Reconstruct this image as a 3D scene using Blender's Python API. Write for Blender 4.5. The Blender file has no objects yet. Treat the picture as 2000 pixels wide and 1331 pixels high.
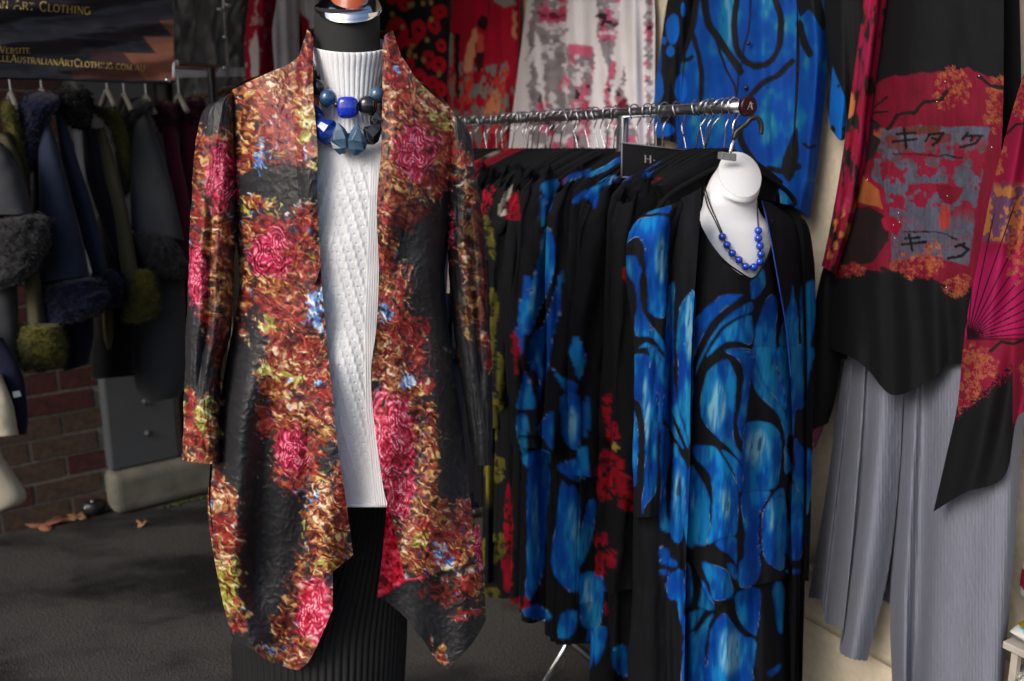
import bpy, math, random
import numpy as np
R = math.radians
random.seed(7); np.random.seed(7)
scene = bpy.context.scene
# ------------------------------------------------------------------ camera, sky, sun, exposure
CAMZ, PITCH, FPX = 1.4, R(12.1), 1750.0
cam_d = bpy.data.cameras.new('camera'); cam = bpy.data.objects.new('camera', cam_d)
scene.collection.objects.link(cam); scene.camera = cam
cam.location = (0, 0, CAMZ); cam.rotation_euler = (R(90) - PITCH, 0, 0)
cam_d.sensor_width = 36; cam_d.lens = 36 * FPX / 2000; cam_d.clip_start = 0.05; cam_d.clip_end = 500
cam_d.dof.use_dof = True; cam_d.dof.focus_distance = 1.44; cam_d.dof.aperture_fstop = 4.0
SUN = np.array((-0.62, -0.62, 0.60)); SUN = SUN / np.linalg.norm(SUN)
world = bpy.data.worlds.new('World'); scene.world = world; world.use_nodes = True
wn = world.node_tree; bgn = wn.nodes['Background']; sky = wn.nodes.new('ShaderNodeTexSky')
sky.sky_type = 'NISHITA'; sky.sun_disc = False
sky.sun_elevation = math.asin(SUN[2]); sky.sun_rotation = math.atan2(SUN[0], SUN[1])
sky.air_density = 1.0; sky.dust_density = 3.0; sky.ozone_density = 1.0
wn.links.new(sky.outputs[0], bgn.inputs[0]); bgn.inputs[1].default_value = 0.12
sl = bpy.data.lights.new('sun', 'SUN'); so = bpy.data.objects.new('sun', sl); scene.collection.objects.link(so)
sl.energy = 1.4; sl.angle = R(32); sl.color = (1.0, 0.985, 0.965)
so.location = (-6, -6, 8)
from mathutils import Vector
so.rotation_euler = Vector(SUN.tolist()).to_track_quat('Z', 'Y').to_euler()
scene.view_settings.view_transform = 'Standard'; scene.view_settings.look = 'None'
scene.view_settings.gamma = 1; scene.view_settings.use_curve_mapping = False
scene.view_settings.exposure = 0.32

# ------------------------------------------------------------------ helpers
C = scene.collection
cp, sp = math.cos(PITCH), math.sin(PITCH)
def at(px, py, Y):
    """points seen at photo pixel (px, py) that lie Y metres in front of the camera"""
    px, py, Y = np.broadcast_arrays(np.asarray(px, float), np.asarray(py, float), np.asarray(Y, float))
    xc = (px - 1000) / FPX; yc = (665.5 - py) / FPX
    dy = cp + yc * sp; dz = -sp + yc * cp; k = Y / dy
    return np.stack([xc * k, Y + 0 * k, CAMZ + dz * k], -1)
def atz(px, py, z):
    xc = (px - 1000) / FPX; yc = (665.5 - py) / FPX
    dy = cp + yc * sp; dz = -sp + yc * cp; k = (z - CAMZ) / dz
    return np.array([xc * k, dy * k, z])
def planeY(px, py, n, c):
    """Y at which the pixel ray meets the vertical plane n.(x,y) = c"""
    xc = (np.asarray(px, float) - 1000) / FPX; yc = (665.5 - np.asarray(py, float)) / FPX
    dy = cp + yc * sp
    return c / (n[0] * xc / dy + n[1])
def proj(P):
    P = np.asarray(P, float); x = P[..., 0]; y = P[..., 1]; z = P[..., 2] - CAMZ
    d = y * cp - z * sp; u = y * sp + z * cp
    return 1000 + FPX * x / d, 665.5 - FPX * u / d
def lin(c):
    c = np.asarray(c, float) / 255.0
    return np.where(c <= 0.04045, c / 12.92, ((c + 0.055) / 1.055) ** 2.4)
def vn(x, y, seed=0):
    x = np.asarray(x, float); y = np.asarray(y, float)
    ix = np.floor(x).astype(np.int64); iy = np.floor(y).astype(np.int64)
    fx = x - ix; fy = y - iy; fx = fx * fx * (3 - 2 * fx); fy = fy * fy * (3 - 2 * fy)
    def h(a, b):
        v = (a * 374761393 + b * 668265263 + seed * 974711 + 12345) & 0xffffffff
        v = ((v ^ (v >> 13)) * 1274126177) & 0xffffffff
        return ((v ^ (v >> 16)) & 0xffff) / 65535.0
    return (h(ix, iy) * (1 - fx) + h(ix + 1, iy) * fx) * (1 - fy) + (h(ix, iy + 1) * (1 - fx) + h(ix + 1, iy + 1) * fx) * fy
def fbm(x, y, o=3, seed=0):
    s = 0; a = 0.5; t = 0
    for i in range(o):
        s = s + a * vn(x * 2 ** i + 17.3 * i, y * 2 ** i - 9.1 * i, seed + i); t += a; a *= 0.55
    return s / t
def sst(a, b, x):
    t = np.clip((x - a) / (b - a), 0, 1); return t * t * (3 - 2 * t)
def mixc(c, col, m):
    return c * (1 - m[..., None]) + np.asarray(col) * m[..., None]
def cr(a, n, chord=True):
    """Catmull-Rom resampling of a (k,d) polyline to n points"""
    a = np.asarray(a, float); k = len(a)
    if k == 1: return np.repeat(a, n, 0)
    if chord:
        t = np.concatenate([[0], np.cumsum(np.maximum(np.linalg.norm(np.diff(a[:, :2], axis=0), axis=1), 1e-6))])
    else: t = np.arange(k, dtype=float)
    m = np.zeros_like(a)
    if k > 2:
        m[1:-1] = (a[2:] - a[:-2]) / (t[2:] - t[:-2])[:, None]
    m[0] = (a[1] - a[0]) / (t[1] - t[0]); m[-1] = (a[-1] - a[-2]) / (t[-1] - t[-2])
    q = np.linspace(0, t[-1], n); i = np.clip(np.searchsorted(t, q, side='right') - 1, 0, k - 2)
    h = (t[i + 1] - t[i])[:, None]; s = ((q - t[i])[:, None]) / h
    return ((2 * s**3 - 3 * s**2 + 1) * a[i] + (s**3 - 2 * s**2 + s) * h * m[i] + (-2 * s**3 + 3 * s**2) * a[i + 1] + (s**3 - s**2) * h * m[i + 1])
def closed(poly, k=4):
    p = np.asarray(poly, float); n = len(p); out = []
    for i in range(n):
        p0, p1, p2, p3 = p[i - 1], p[i], p[(i + 1) % n], p[(i + 2) % n]
        for j in range(k):
            s = j / k
            out.append(0.5 * (2 * p1 + (p2 - p0) * s + (2 * p0 - 5 * p1 + 4 * p2 - p3) * s * s + (3 * p1 - p0 - 3 * p2 + p3) * s**3))
    return np.array(out)
def sdf(px, py, poly):
    """signed distance in pixels, positive inside; -99 far away"""
    px = np.asarray(px, float); sh = px.shape; x = px.ravel(); y = np.asarray(py, float).ravel()
    out = np.full(x.shape, -99.0); lo = poly.min(0) - 6; hi = poly.max(0) + 6
    w = np.nonzero((x > lo[0]) & (x < hi[0]) & (y > lo[1]) & (y < hi[1]))[0]
    if len(w):
        xx, yy = x[w], y[w]; ins = np.zeros(len(w), bool); d = np.full(len(w), 1e9)
        a = poly; b = np.roll(poly, -1, 0)
        for (ax, ay), (bx, by) in zip(a, b):
            ex, ey = bx - ax, by - ay; L = ex * ex + ey * ey + 1e-9
            s = np.clip(((xx - ax) * ex + (yy - ay) * ey) / L, 0, 1)
            d = np.minimum(d, (xx - ax - s * ex)**2 + (yy - ay - s * ey)**2)
            if abs(ey) > 1e-9:
                ins ^= ((ay > yy) != (by > yy)) & (xx < ex * (yy - ay) / ey + ax)
        out[w] = np.where(ins, 1, -1) * np.sqrt(d)
    return out.reshape(sh)
def sdline(px, py, pts):
    d = np.full(np.shape(px), 1e9)
    for (ax, ay), (bx, by) in zip(pts[:-1], pts[1:]):
        ex, ey = bx - ax, by - ay; L = ex * ex + ey * ey + 1e-9
        s = np.clip(((px - ax) * ex + (py - ay) * ey) / L, 0, 1)
        d = np.minimum(d, (px - ax - s * ex)**2 + (py - ay - s * ey)**2)
    return np.sqrt(d)
def mesh_np(name, V, Q, mat=None, parent=None, col=None, smooth=True, tris=None):
    V = np.asarray(V, np.float32).reshape(-1, 3); me = bpy.data.meshes.new(name)
    Q = np.asarray(Q, np.int32).reshape(-1, 4) if Q is not None and len(Q) else np.zeros((0, 4), np.int32)
    T = np.asarray(tris, np.int32).reshape(-1, 3) if tris is not None and len(tris) else np.zeros((0, 3), np.int32)
    me.vertices.add(len(V)); me.vertices.foreach_set('co', V.ravel())
    me.loops.add(Q.size + T.size); me.loops.foreach_set('vertex_index', np.concatenate([Q.ravel(), T.ravel()]))
    n = len(Q) + len(T); me.polygons.add(n)
    me.polygons.foreach_set('loop_start', np.concatenate([np.arange(len(Q)) * 4, Q.size + np.arange(len(T)) * 3]).astype(np.int32))
    me.polygons.foreach_set('use_smooth', np.full(n, smooth, bool))
    if col is not None:
        a = me.color_attributes.new('Col', 'FLOAT_COLOR', 'POINT')
        cc = np.ones((len(V), 4), np.float32); cc[:, :3] = np.asarray(col).reshape(-1, 3); a.data.foreach_set('color', cc.ravel())
    me.update(calc_edges=True); me.validate()
    if mat: me.materials.append(mat)
    o = bpy.data.objects.new(name, me); C.objects.link(o)
    if parent is not None: o.parent = parent
    return o
def gridq(nv, nu, wrap=False):
    i = np.arange(nv - 1)[:, None]; j = np.arange(nu if wrap else nu - 1)[None]
    a = i * nu + j; b = i * nu + (j + 1) % nu
    return np.stack([a, b, b + nu, a + nu], -1).reshape(-1, 4)
def net(cols, nu, nv, us=None, smooth_u=True):
    """control net in (px, py, Y): list of columns, each a top-to-bottom polyline -> (nv, nu, 3)"""
    G = np.stack([cr(c, nv) for c in cols], 1); k = len(cols)
    us = np.linspace(0, 1, k) if us is None else np.asarray(us, float)
    q = np.linspace(0, 1, nu); i = np.clip(np.searchsorted(us, q, side='right') - 1, 0, k - 2)
    h = us[i + 1] - us[i]; s = ((q - us[i]) / h)[None, :, None]; h = h[None, :, None]
    if not smooth_u or k == 2: return G[:, i] * (1 - s) + G[:, i + 1] * s
    m = np.zeros_like(G); m[:, 1:-1] = (G[:, 2:] - G[:, :-2]) / (us[2:] - us[:-2])[None, :, None]
    m[:, 0] = (G[:, 1] - G[:, 0]) / (us[1] - us[0]); m[:, -1] = (G[:, -1] - G[:, -2]) / (us[-1] - us[-2])
    return ((2 * s**3 - 3 * s**2 + 1) * G[:, i] + (s**3 - 2 * s**2 + s) * h * m[:, i] + (-2 * s**3 + 3 * s**2) * G[:, i + 1] + (s**3 - s**2) * h * m[:, i + 1])
def sheet(name, G, mat, parent=None, paint=None, thick=0.0):
    nv, nu = G.shape[:2]; P = at(G[..., 0], G[..., 1], G[..., 2]); Q = gridq(nv, nu)
    col = paint(G[..., 0], G[..., 1]) if paint else None
    o = mesh_np(name, P, Q, mat, parent, col)
    if thick:
        m = o.modifiers.new('cloth', 'SOLIDIFY'); m.thickness = thick; m.offset = 0; m.use_rim = True
    return o
def loft(name, rings, nth, nv, mat, parent=None, paint=None, fold=None, cap=(False, False), arc=None, chord=True):
    """rings (Lx,Ly,Rx,Ry,Yc,dY,drop): ellipses spanned by two photo points and a depth"""
    Rg = cr(np.asarray(rings, float), nv, chord)
    wrap = arc is None
    th = np.linspace(0, 2 * math.pi, nth, endpoint=False) if wrap else np.linspace(arc[0], arc[1], nth)
    T, V = np.meshgrid(th, np.linspace(0, 1, nv)); c, s = np.cos(T), np.sin(T)
    Lx, Ly, Rx, Ry, Yc, dY, dr = [Rg[:, i][:, None] for i in range(7)]
    k = 1.0 if fold is None else fold(T, V)
    px = (Lx + Rx) / 2 + c * k * (Rx - Lx) / 2; py = (Ly + Ry) / 2 + c * (Ry - Ly) / 2 + dr * s
    Y = Yc - dY * s * k; P = at(px, py, Y)
    Q = gridq(nv, nth, wrap); tris = []; Pf = P.reshape(-1, 3)
    col = paint(px, py).reshape(-1, 3) if paint else None
    for e, on in enumerate(cap):
        if on:
            base = 0 if e == 0 else (nv - 1) * nth; ctr = Pf[base:base + nth].mean(0); Pf = np.vstack([Pf, ctr])
            if col is not None: col = np.vstack([col, col[base]])
            ci = len(Pf) - 1
            tris += [(ci, base + j, base + (j + 1) % nth) for j in range(nth)]
    return mesh_np(name, Pf, Q, mat, parent, col, tris=tris)
def tube(name, pts, r, mat, parent=None, n=8, sm=0, rad=None):
    P = np.asarray(pts, float)
    if sm:
        P = cr3(P, sm)
    k = len(P); t = np.gradient(P, axis=0); t /= np.linalg.norm(t, axis=1)[:, None] + 1e-12
    ref = np.array((0.31, 0.23, 0.92)); V = []
    a = np.cross(t[0], ref); a /= np.linalg.norm(a)
    for i in range(k):
        a = a - t[i] * a.dot(t[i]); a /= np.linalg.norm(a); b = np.cross(t[i], a)
        rr = r if rad is None else rad[i]
        for j in range(n):
            w = 2 * math.pi * j / n; V.append(P[i] + rr * (a * math.cos(w) + b * math.sin(w)))
    V += [P[0], P[-1]]; c0 = k * n
    tr = [(c0, (j + 1) % n, j) for j in range(n)] + [(c0 + 1, (k - 1) * n + j, (k - 1) * n + (j + 1) % n) for j in range(n)]
    return mesh_np(name, V, gridq(k, n, True), mat, parent, tris=tr)
def cr3(P, n):
    P = np.asarray(P, float); k = len(P); t = np.concatenate([[0], np.cumsum(np.linalg.norm(np.diff(P, axis=0), axis=1))])
    m = np.zeros_like(P)
    if k > 2: m[1:-1] = (P[2:] - P[:-2]) / (t[2:] - t[:-2])[:, None]
    m[0] = (P[1] - P[0]) / (t[1] - t[0]); m[-1] = (P[-1] - P[-2]) / (t[-1] - t[-2])
    q = np.linspace(0, t[-1], n); i = np.clip(np.searchsorted(t, q, side='right') - 1, 0, k - 2)
    h = (t[i + 1] - t[i])[:, None]; s = ((q - t[i])[:, None]) / h
    return ((2 * s**3 - 3 * s**2 + 1) * P[i] + (s**3 - 2 * s**2 + s) * h * m[i] + (-2 * s**3 + 3 * s**2) * P[i + 1] + (s**3 - s**2) * h * m[i + 1])
def box(name, c, ax, mat, parent=None, bev=0.0):
    """box with centre c and three half-axis vectors"""
    c = np.asarray(c, float); ax = [np.asarray(a, float) for a in ax]
    V = [c + i * ax[0] + j * ax[1] + k * ax[2] for i in (-1, 1) for j in (-1, 1) for k in (-1, 1)]
    Q = [(0, 1, 3, 2), (4, 6, 7, 5), (0, 4, 5, 1), (2, 3, 7, 6), (0, 2, 6, 4), (1, 5, 7, 3)]
    o = mesh_np(name, V, Q, mat, parent, smooth=False)
    if bev:
        m = o.modifiers.new('edge', 'BEVEL'); m.width = bev; m.segments = 2
    return o
def thing(name, label, cat, loc=(0, 0, 0), group=None):
    """an empty at the thing's base; children keep world coordinates"""
    o = bpy.data.objects.new(name, None); C.objects.link(o); o.empty_display_size = 0.05
    o['label'] = label; o['category'] = cat
    if group: o['group'] = group
    return o
def tag(o, label, cat, group=None):
    o['label'] = label; o['category'] = cat
    if group: o['group'] = group
    return o
# ------------------------------------------------------------------ materials
def newmat(name):
    m = bpy.data.materials.new(name); m.use_nodes = True; t = m.node_tree; return m, t, t.nodes['Principled BSDF']
def N(t, typ, **kw):
    n = t.nodes.new(typ)
    for k, v in kw.items(): setattr(n, k, v)
    return n
def fabric(name, col=None, rough=0.8, spec=0.3, bump=0.2, scale=900, sheen=0.0, vary=0.25, big=14, stretch=None, metal=0.0):
    """cloth: colour from the printed vertex colours (col None) or a plain colour, mottled, with fine relief"""
    m, t, b = newmat(name); L = t.links.new
    tc = N(t, 'ShaderNodeTexCoord'); src = tc.outputs['Object']
    if stretch:
        mp = N(t, 'ShaderNodeMapping'); mp.inputs['Scale'].default_value = stretch; L(src, mp.inputs[0]); src = mp.outputs[0]
    nz = N(t, 'ShaderNodeTexNoise'); nz.inputs['Scale'].default_value = scale; nz.inputs['Detail'].default_value = 3; L(src, nz.inputs['Vector'])
    n2 = N(t, 'ShaderNodeTexNoise'); n2.inputs['Scale'].default_value = big; n2.inputs['Detail'].default_value = 4; L(tc.outputs['Object'], n2.inputs['Vector'])
    ad = N(t, 'ShaderNodeMath', operation='ADD'); L(nz.outputs[0], ad.inputs[0]); L(n2.outputs[0], ad.inputs[1])
    mr = N(t, 'ShaderNodeMapRange'); mr.inputs[1].default_value = 0.6; mr.inputs[2].default_value = 1.4; mr.inputs[3].default_value = 1 - vary; mr.inputs[4].default_value = 1 + vary; L(ad.outputs[0], mr.inputs[0])
    mx = N(t, 'ShaderNodeVectorMath', operation='MULTIPLY')
    if col is None:
        at_ = N(t, 'ShaderNodeAttribute'); at_.attribute_name = 'Col'; L(at_.outputs['Color'], mx.inputs[0])
    else: mx.inputs[0].default_value = tuple(col)[:3]
    L(mr.outputs[0], mx.inputs[1]); L(mx.outputs[0], b.inputs['Base Color'])
    b.inputs['Roughness'].default_value = rough; b.inputs['Specular IOR Level'].default_value = spec; b.inputs['Metallic'].default_value = metal
    if sheen:
        b.inputs['Sheen Weight'].default_value = sheen; b.inputs['Sheen Roughness'].default_value = 0.4
    if bump:
        bp = N(t, 'ShaderNodeBump'); bp.inputs['Strength'].default_value = bump; bp.inputs['Distance'].default_value = 0.002
        L(nz.outputs[0], bp.inputs['Height']); L(bp.outputs[0], b.inputs['Normal'])
    return m
def plain(name, col, rough=0.5, metal=0.0, spec=0.5, coat=0.0, vary=0.15, scale=30, bump=0.0, trans=0.0, alpha=1.0):
    m, t, b = newmat(name); L = t.links.new
    tc = N(t, 'ShaderNodeTexCoord'); nz = N(t, 'ShaderNodeTexNoise'); nz.inputs['Scale'].default_value = scale; nz.inputs['Detail'].default_value = 5
    L(tc.outputs['Object'], nz.inputs['Vector'])
    mr = N(t, 'ShaderNodeMapRange'); mr.inputs[1].default_value = 0.3; mr.inputs[2].default_value = 0.7; mr.inputs[3].default_value = 1 - vary; mr.inputs[4].default_value = 1 + vary; L(nz.outputs[0], mr.inputs[0])
    mx = N(t, 'ShaderNodeVectorMath', operation='MULTIPLY'); mx.inputs[0].default_value = tuple(col)[:3]; L(mr.outputs[0], mx.inputs[1])
    L(mx.outputs[0], b.inputs['Base Color']); b.inputs['Roughness'].default_value = rough; b.inputs['Metallic'].default_value = metal
    b.inputs['Specular IOR Level'].default_value = spec; b.inputs['Coat Weight'].default_value = coat
    b.inputs['Transmission Weight'].default_value = trans; b.inputs['Alpha'].default_value = alpha
    if bump:
        bp = N(t, 'ShaderNodeBump'); bp.inputs['Strength'].default_value = bump; bp.inputs['Distance'].default_value = 0.004
        L(nz.outputs[0], bp.inputs['Height']); L(bp.outputs[0], b.inputs['Normal'])
    return m
M = {}
M['print_satin'] = fabric('print_satin', None, 0.48, 0.42, 0.2, 520, vary=0.18)
M['print_knit'] = fabric('print_knit', None, 0.85, 0.16, 0.15, 1200, vary=0.18)
M['print_crepe'] = fabric('print_crepe', None, 0.8, 0.18, 0.12, 1500, vary=0.15)
M['wool_white'] = fabric('wool_white', lin((236, 236, 238)), 0.95, 0.1, 0.5, 900, vary=0.08, sheen=0.15)
M['black_pleat'] = fabric('black_pleat', (0.007, 0.007, 0.008), 0.6, 0.3, 0.1, 1500)
M['black_cloth'] = fabric('black_cloth', (0.006, 0.006, 0.007), 0.85, 0.16, 0.12, 1300)
M['velvet_black'] = fabric('velvet_black', (0.006, 0.006, 0.007), 0.9, 0.15, 0.2, 900)
M['grey_crinkle'] = fabric('grey_crinkle', lin((118, 121, 134)), 0.8, 0.2, 0.35, 420, stretch=(2.2, 2.2, 0.5), vary=0.07)
M['neck_jersey'] = fabric('neck_jersey', (0.022, 0.022, 0.022), 0.8, 0.3, 0.1, 1500, vary=0.1)
M['chrome'] = plain('chrome', (0.82, 0.82, 0.84), 0.08, 1.0, vary=0.03)
M['chrome_dull'] = plain('chrome_dull', (0.62, 0.62, 0.64), 0.25, 1.0, vary=0.1)
M['hook_metal'] = plain('hook_metal', (0.42, 0.42, 0.44), 0.22, 1.0, vary=0.1)
M['steel_dark'] = plain('steel_dark', (0.05, 0.05, 0.055), 0.4, 0.6)
M['black_rubber'] = plain('black_rubber', (0.012, 0.012, 0.012), 0.35)
M['maroon_plastic'] = plain('maroon_plastic', lin((46, 12, 20)), 0.4)
M['white_plastic'] = plain('white_plastic', lin((226, 226, 228)), 0.38, vary=0.03, scale=8)
M['clear_plastic'] = plain('clear_plastic', (0.35, 0.35, 0.36), 0.2, trans=0.6)
M['wood_cap'] = plain('wood_cap', lin((176, 82, 38)), 0.35, coat=0.3, scale=60)
# ================================================================== SETTING
Z3 = np.array((0, 0, 1.0))
DL = np.array((0.768, 0.640, 0)); NL = np.array((0.640, -0.768, 0)); OL = np.array((-1.53, 3.26, 0))
CL = float(NL[:2] @ OL[:2])
def wl(s, o, z): return OL + s * DL + o * NL + z * Z3          # left wall: along, out of the wall, up
def WL(px, py, o): return at(px, py, planeY(px, py, NL[:2], CL + o))
DR = np.array((-0.497, 0.868, 0)); NR = np.array((0.868, 0.497, 0)); P0 = np.array((0.445, 1.75, 0))
CR = float(NR[:2] @ P0[:2])                                     # clothes rail plane; the cream wall lies 0.43 m behind it
def rl(t, o, z): return P0 + t * DR + o * NR + z * Z3
def YR(px, py, o): return planeY(px, py, NR[:2], CR + o)

# ---- ground
def ground_mat():
    m, t, b = newmat('asphalt'); L = t.links.new
    tc = N(t, 'ShaderNodeTexCoord')
    st = N(t, 'ShaderNodeTexNoise'); st.inputs['Scale'].default_value = 1.5; st.inputs['Detail'].default_value = 9; st.inputs['Roughness'].default_value = 0.62
    mp = N(t, 'ShaderNodeMapping'); mp.inputs['Rotation'].default_value = (0, 0, R(-40)); mp.inputs['Scale'].default_value = (0.8, 1.5, 1)
    L(tc.outputs['Object'], mp.inputs[0]); L(mp.outputs[0], st.inputs['Vector'])
    r1 = N(t, 'ShaderNodeValToRGB'); r1.color_ramp.elements[0].position = 0.43; r1.color_ramp.elements[1].position = 0.55
    r1.color_ramp.elements[0].color = (0.016, 0.0155, 0.015, 1); r1.color_ramp.elements[1].color = (0.047, 0.0445, 0.041, 1); L(st.outputs[0], r1.inputs[0])
    g = N(t, 'ShaderNodeTexNoise'); g.inputs['Scale'].default_value = 160; g.inputs['Detail'].default_value = 3; L(tc.outputs['Object'], g.inputs['Vector'])
    vo = N(t, 'ShaderNodeTexVoronoi'); vo.inputs['Scale'].default_value = 210; L(tc.outputs['Object'], vo.inputs['Vector'])
    mr = N(t, 'ShaderNodeMapRange'); mr.inputs[1].default_value = 0.3; mr.inputs[2].default_value = 0.7; mr.inputs[3].default_value = 0.45; mr.inputs[4].default_value = 1.6; L(g.outputs[0], mr.inputs[0])
    mx = N(t, 'ShaderNodeVectorMath', operation='MULTIPLY'); L(r1.outputs[0], mx.inputs[0]); L(mr.outputs[0], mx.inputs[1]); L(mx.outputs[0], b.inputs['Base Color'])
    r2 = N(t, 'ShaderNodeMapRange'); r2.inputs[1].default_value = 0.4; r2.inputs[2].default_value = 0.56; r2.inputs[3].default_value = 0.42; r2.inputs[4].default_value = 0.85; L(st.outputs[0], r2.inputs[0]); L(r2.outputs[0], b.inputs['Roughness'])
    bp = N(t, 'ShaderNodeBump'); bp.inputs['Strength'].default_value = 0.6; bp.inputs['Distance'].default_value = 0.004; L(vo.outputs['Distance'], bp.inputs['Height']); L(bp.outputs[0], b.inputs['Normal'])
    return m
M['asphalt'] = ground_mat()
g = mesh_np('ground', [(-200, -200, 0), (200, -200, 0), (200, 200, 0), (-200, 200, 0)], [(0, 1, 2, 3)], M['asphalt'], smooth=False)
g['kind'] = 'structure'

# ---- brick wall on the left
def brickmat(name, c):
    return plain(name, c, 0.85, vary=0.35, scale=45, bump=0.5)
BM = [brickmat('brick_red', lin((72, 34, 32))), brickmat('brick_brown', lin((78, 60, 48))), brickmat('brick_dark', lin((56, 26, 26)))]
M['mortar'] = plain('mortar', lin((116, 111, 101)), 0.95, vary=0.3, scale=60, bump=0.4)
M['brick_far'] = brickmat('brick_far', lin((66, 36, 32)))
bw = thing('brick_wall', 'old red and brown brick wall behind the hanging coats', 'wall')
OB = -0.10
box('mortar_bed', wl(-1.3, OB - 0.149, 1.5), (DL * 1.6, NL * 0.15, Z3 * 1.5), M['mortar'], bw)
shared = {}
for r in range(11):
    z = 0.045 + r * 0.084
    for k in range(8):
        s = -0.02 - k * 0.242 - (0.121 if r % 2 else 0)
        mi = random.choice([1, 1, 1, 0]) if r < 5 else random.choice([0, 2, 0, 0])
        key = (mi, k % 3)
        if key not in shared:
            o = box('brick', (0, 0, 0), (DL * 0.115, NL * 0.03, Z3 * 0.0365), BM[mi], bw, 0.003); shared[key] = o.data
        else:
            o = bpy.data.objects.new('brick', shared[key]); C.objects.link(o); o.parent = bw
            md = o.modifiers.new('edge', 'BEVEL'); md.width = 0.003; md.segments = 2
        p = wl(s, OB - 0.022 + random.uniform(-0.003, 0.004), z); o.location = p; o.rotation_euler = (random.uniform(-.006, .006), 0, random.uniform(-.006, .006))
# upper courses hidden behind the coats: one coarse part
V = []; Q = []
for r in range(11, 34):
    for k in range(12):
        s = -0.02 - k * 0.242 - (0.121 if r % 2 else 0); c = wl(s, OB - 0.02, 0.045 + r * 0.084); b0 = len(V)
        V += [c + i * DL * 0.115 + j * NL * 0.03 + l * Z3 * 0.0365 for i in (-1, 1) for j in (-1, 1) for l in (-1, 1)]
        Q += [tuple(b0 + q for q in f) for f in [(0, 1, 3, 2), (4, 6, 7, 5), (0, 4, 5, 1), (2, 3, 7, 6), (0, 2, 6, 4), (1, 5, 7, 3)]]
o = mesh_np('upper_brickwork', V, Q, M['brick_far'], bw, smooth=False); o['kind'] = 'stuff'

# ---- concrete plinth, steel column, shop window
M['concrete'] = plain('concrete', lin((112, 109, 98)), 0.9, vary=0.25, scale=14, bump=0.35)
M['grey_paint'] = plain('grey_paint', lin((78, 81, 85)), 0.55, vary=0.08, scale=6)
M['dark_glass'] = plain('dark_glass', (0.012, 0.013, 0.015), 0.08, spec=0.6, vary=0.1)
M['blue_grey'] = plain('blue_grey', lin((70, 84, 104)), 0.5, vary=0.1)
M['alloy'] = plain('alloy', lin((196, 198, 204)), 0.35, 0.3, vary=0.08)
M['moss'] = plain('moss', lin((66, 70, 28)), 0.95, vary=0.5, scale=90, bump=0.8)
pl = box('concrete_plinth', wl(1.49, -0.13, 0.085), (DL * 1.5, NL * 0.13, Z3 * 0.085), M['concrete'], None, 0.035)
pl.modifiers['edge'].segments = 4; tag(pl, 'low pale concrete plinth under the grey column', 'plinth')
rs = np.random.RandomState(3); V = []; T = []
for i in range(260):
    c = wl(rs.uniform(0.15, 1.5), 0.012 + abs(rs.normal(0, 0.012)), 0.003); a = rs.uniform(0, 6.28); h = rs.uniform(0.004, 0.012)
    b0 = len(V); V += [c + 0.01 * np.array((math.cos(a), math.sin(a), 0)), c + 0.01 * np.array((math.cos(a + 2.1), math.sin(a + 2.1), 0)), c + 0.01 * np.array((math.cos(a + 4.2), math.sin(a + 4.2), 0)), c + h * Z3]
    T += [(b0, b0 + 1, b0 + 3), (b0 + 1, b0 + 2, b0 + 3), (b0 + 2, b0, b0 + 3)]
o = mesh_np('moss', V, None, M['moss'], tris=T); o['kind'] = 'stuff'; o['label'] = 'thin green moss along the foot of the plinth'; o['category'] = 'moss'
cl = thing('steel_column', 'grey painted steel column with two bolts on concrete plinth', 'column')
box('column_shaft', wl(0.135, -0.115, 1.5), (DL * 0.135, NL * 0.075, Z3 * 1.329), M['grey_paint'], cl, 0.012)
for zz in (0.30, 0.43):
    c = wl(0.15, -0.039, zz)
    wsh = tube('bolt', [c, c + NL * 0.006], 0.014, M['grey_paint'], cl, n=6)
    tube('bolt_end', [c + NL * 0.006, c + NL * 0.012], 0.008, M['grey_paint'], wsh, n=10)
sw = thing('shop_window', 'dark shop window with pale sill behind the plinth', 'window')
box('glass', wl(1.7, -0.235, 1.45), (DL * 1.42, NL * 0.01, Z3 * 1.26), M['dark_glass'], sw)
box('sill', wl(1.66, -0.105, 0.176), (DL * 1.38, NL * 0.10, Z3 * 0.006), M['alloy'], sw, 0.002)
box('lintel', wl(1.7, -0.19, 2.85), (DL * 1.45, NL * 0.06, Z3 * 0.14), M['blue_grey'], sw, 0.004)
box('frame', wl(0.305, -0.19, 1.45), (DL * 0.03, NL * 0.03, Z3 * 1.26), M['steel_dark'], sw, 0.003)
M['plain_wall'] = plain('plain_wall', lin((60, 60, 62)), 0.9)
# things on the sill of the shop window
M['orange_box'] = plain('orange_box', lin((150, 84, 40)), 0.6); M['teak'] = plain('teak', lin((92, 58, 36)), 0.6)
bx = box('wooden_box', wl(0.50, -0.13, 0.225), (DL * 0.11, NL * 0.06, Z3 * 0.042), M['orange_box'], None, 0.004); tag(bx, 'small orange brown box on the shop window sill', 'box')
oc = wl(0.47, -0.12, 0.268)
prof = [(0.030, 0), (0.045, .015), (0.055, .05), (0.050, .085), (0.030, .11), (0.024, .125), (0.036, .145), (0.045, .16)]
vs = [oc + np.array((r * math.cos(a), r * math.sin(a), h)) for r, h in cr(prof, 24, False) for a in np.linspace(0, 6.283, 20, endpoint=False)]
cc = np.array([lin((196, 190, 170)) if (vn(v[0] * 40, v[2] * 40, 4) > 0.45) else lin((110, 74, 40)) for v in vs])
tag(mesh_np('vase', vs, gridq(24, 20, True), M['print_crepe'], None, cc), 'mottled white and brown vase on the box in the shop window', 'vase')

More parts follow.
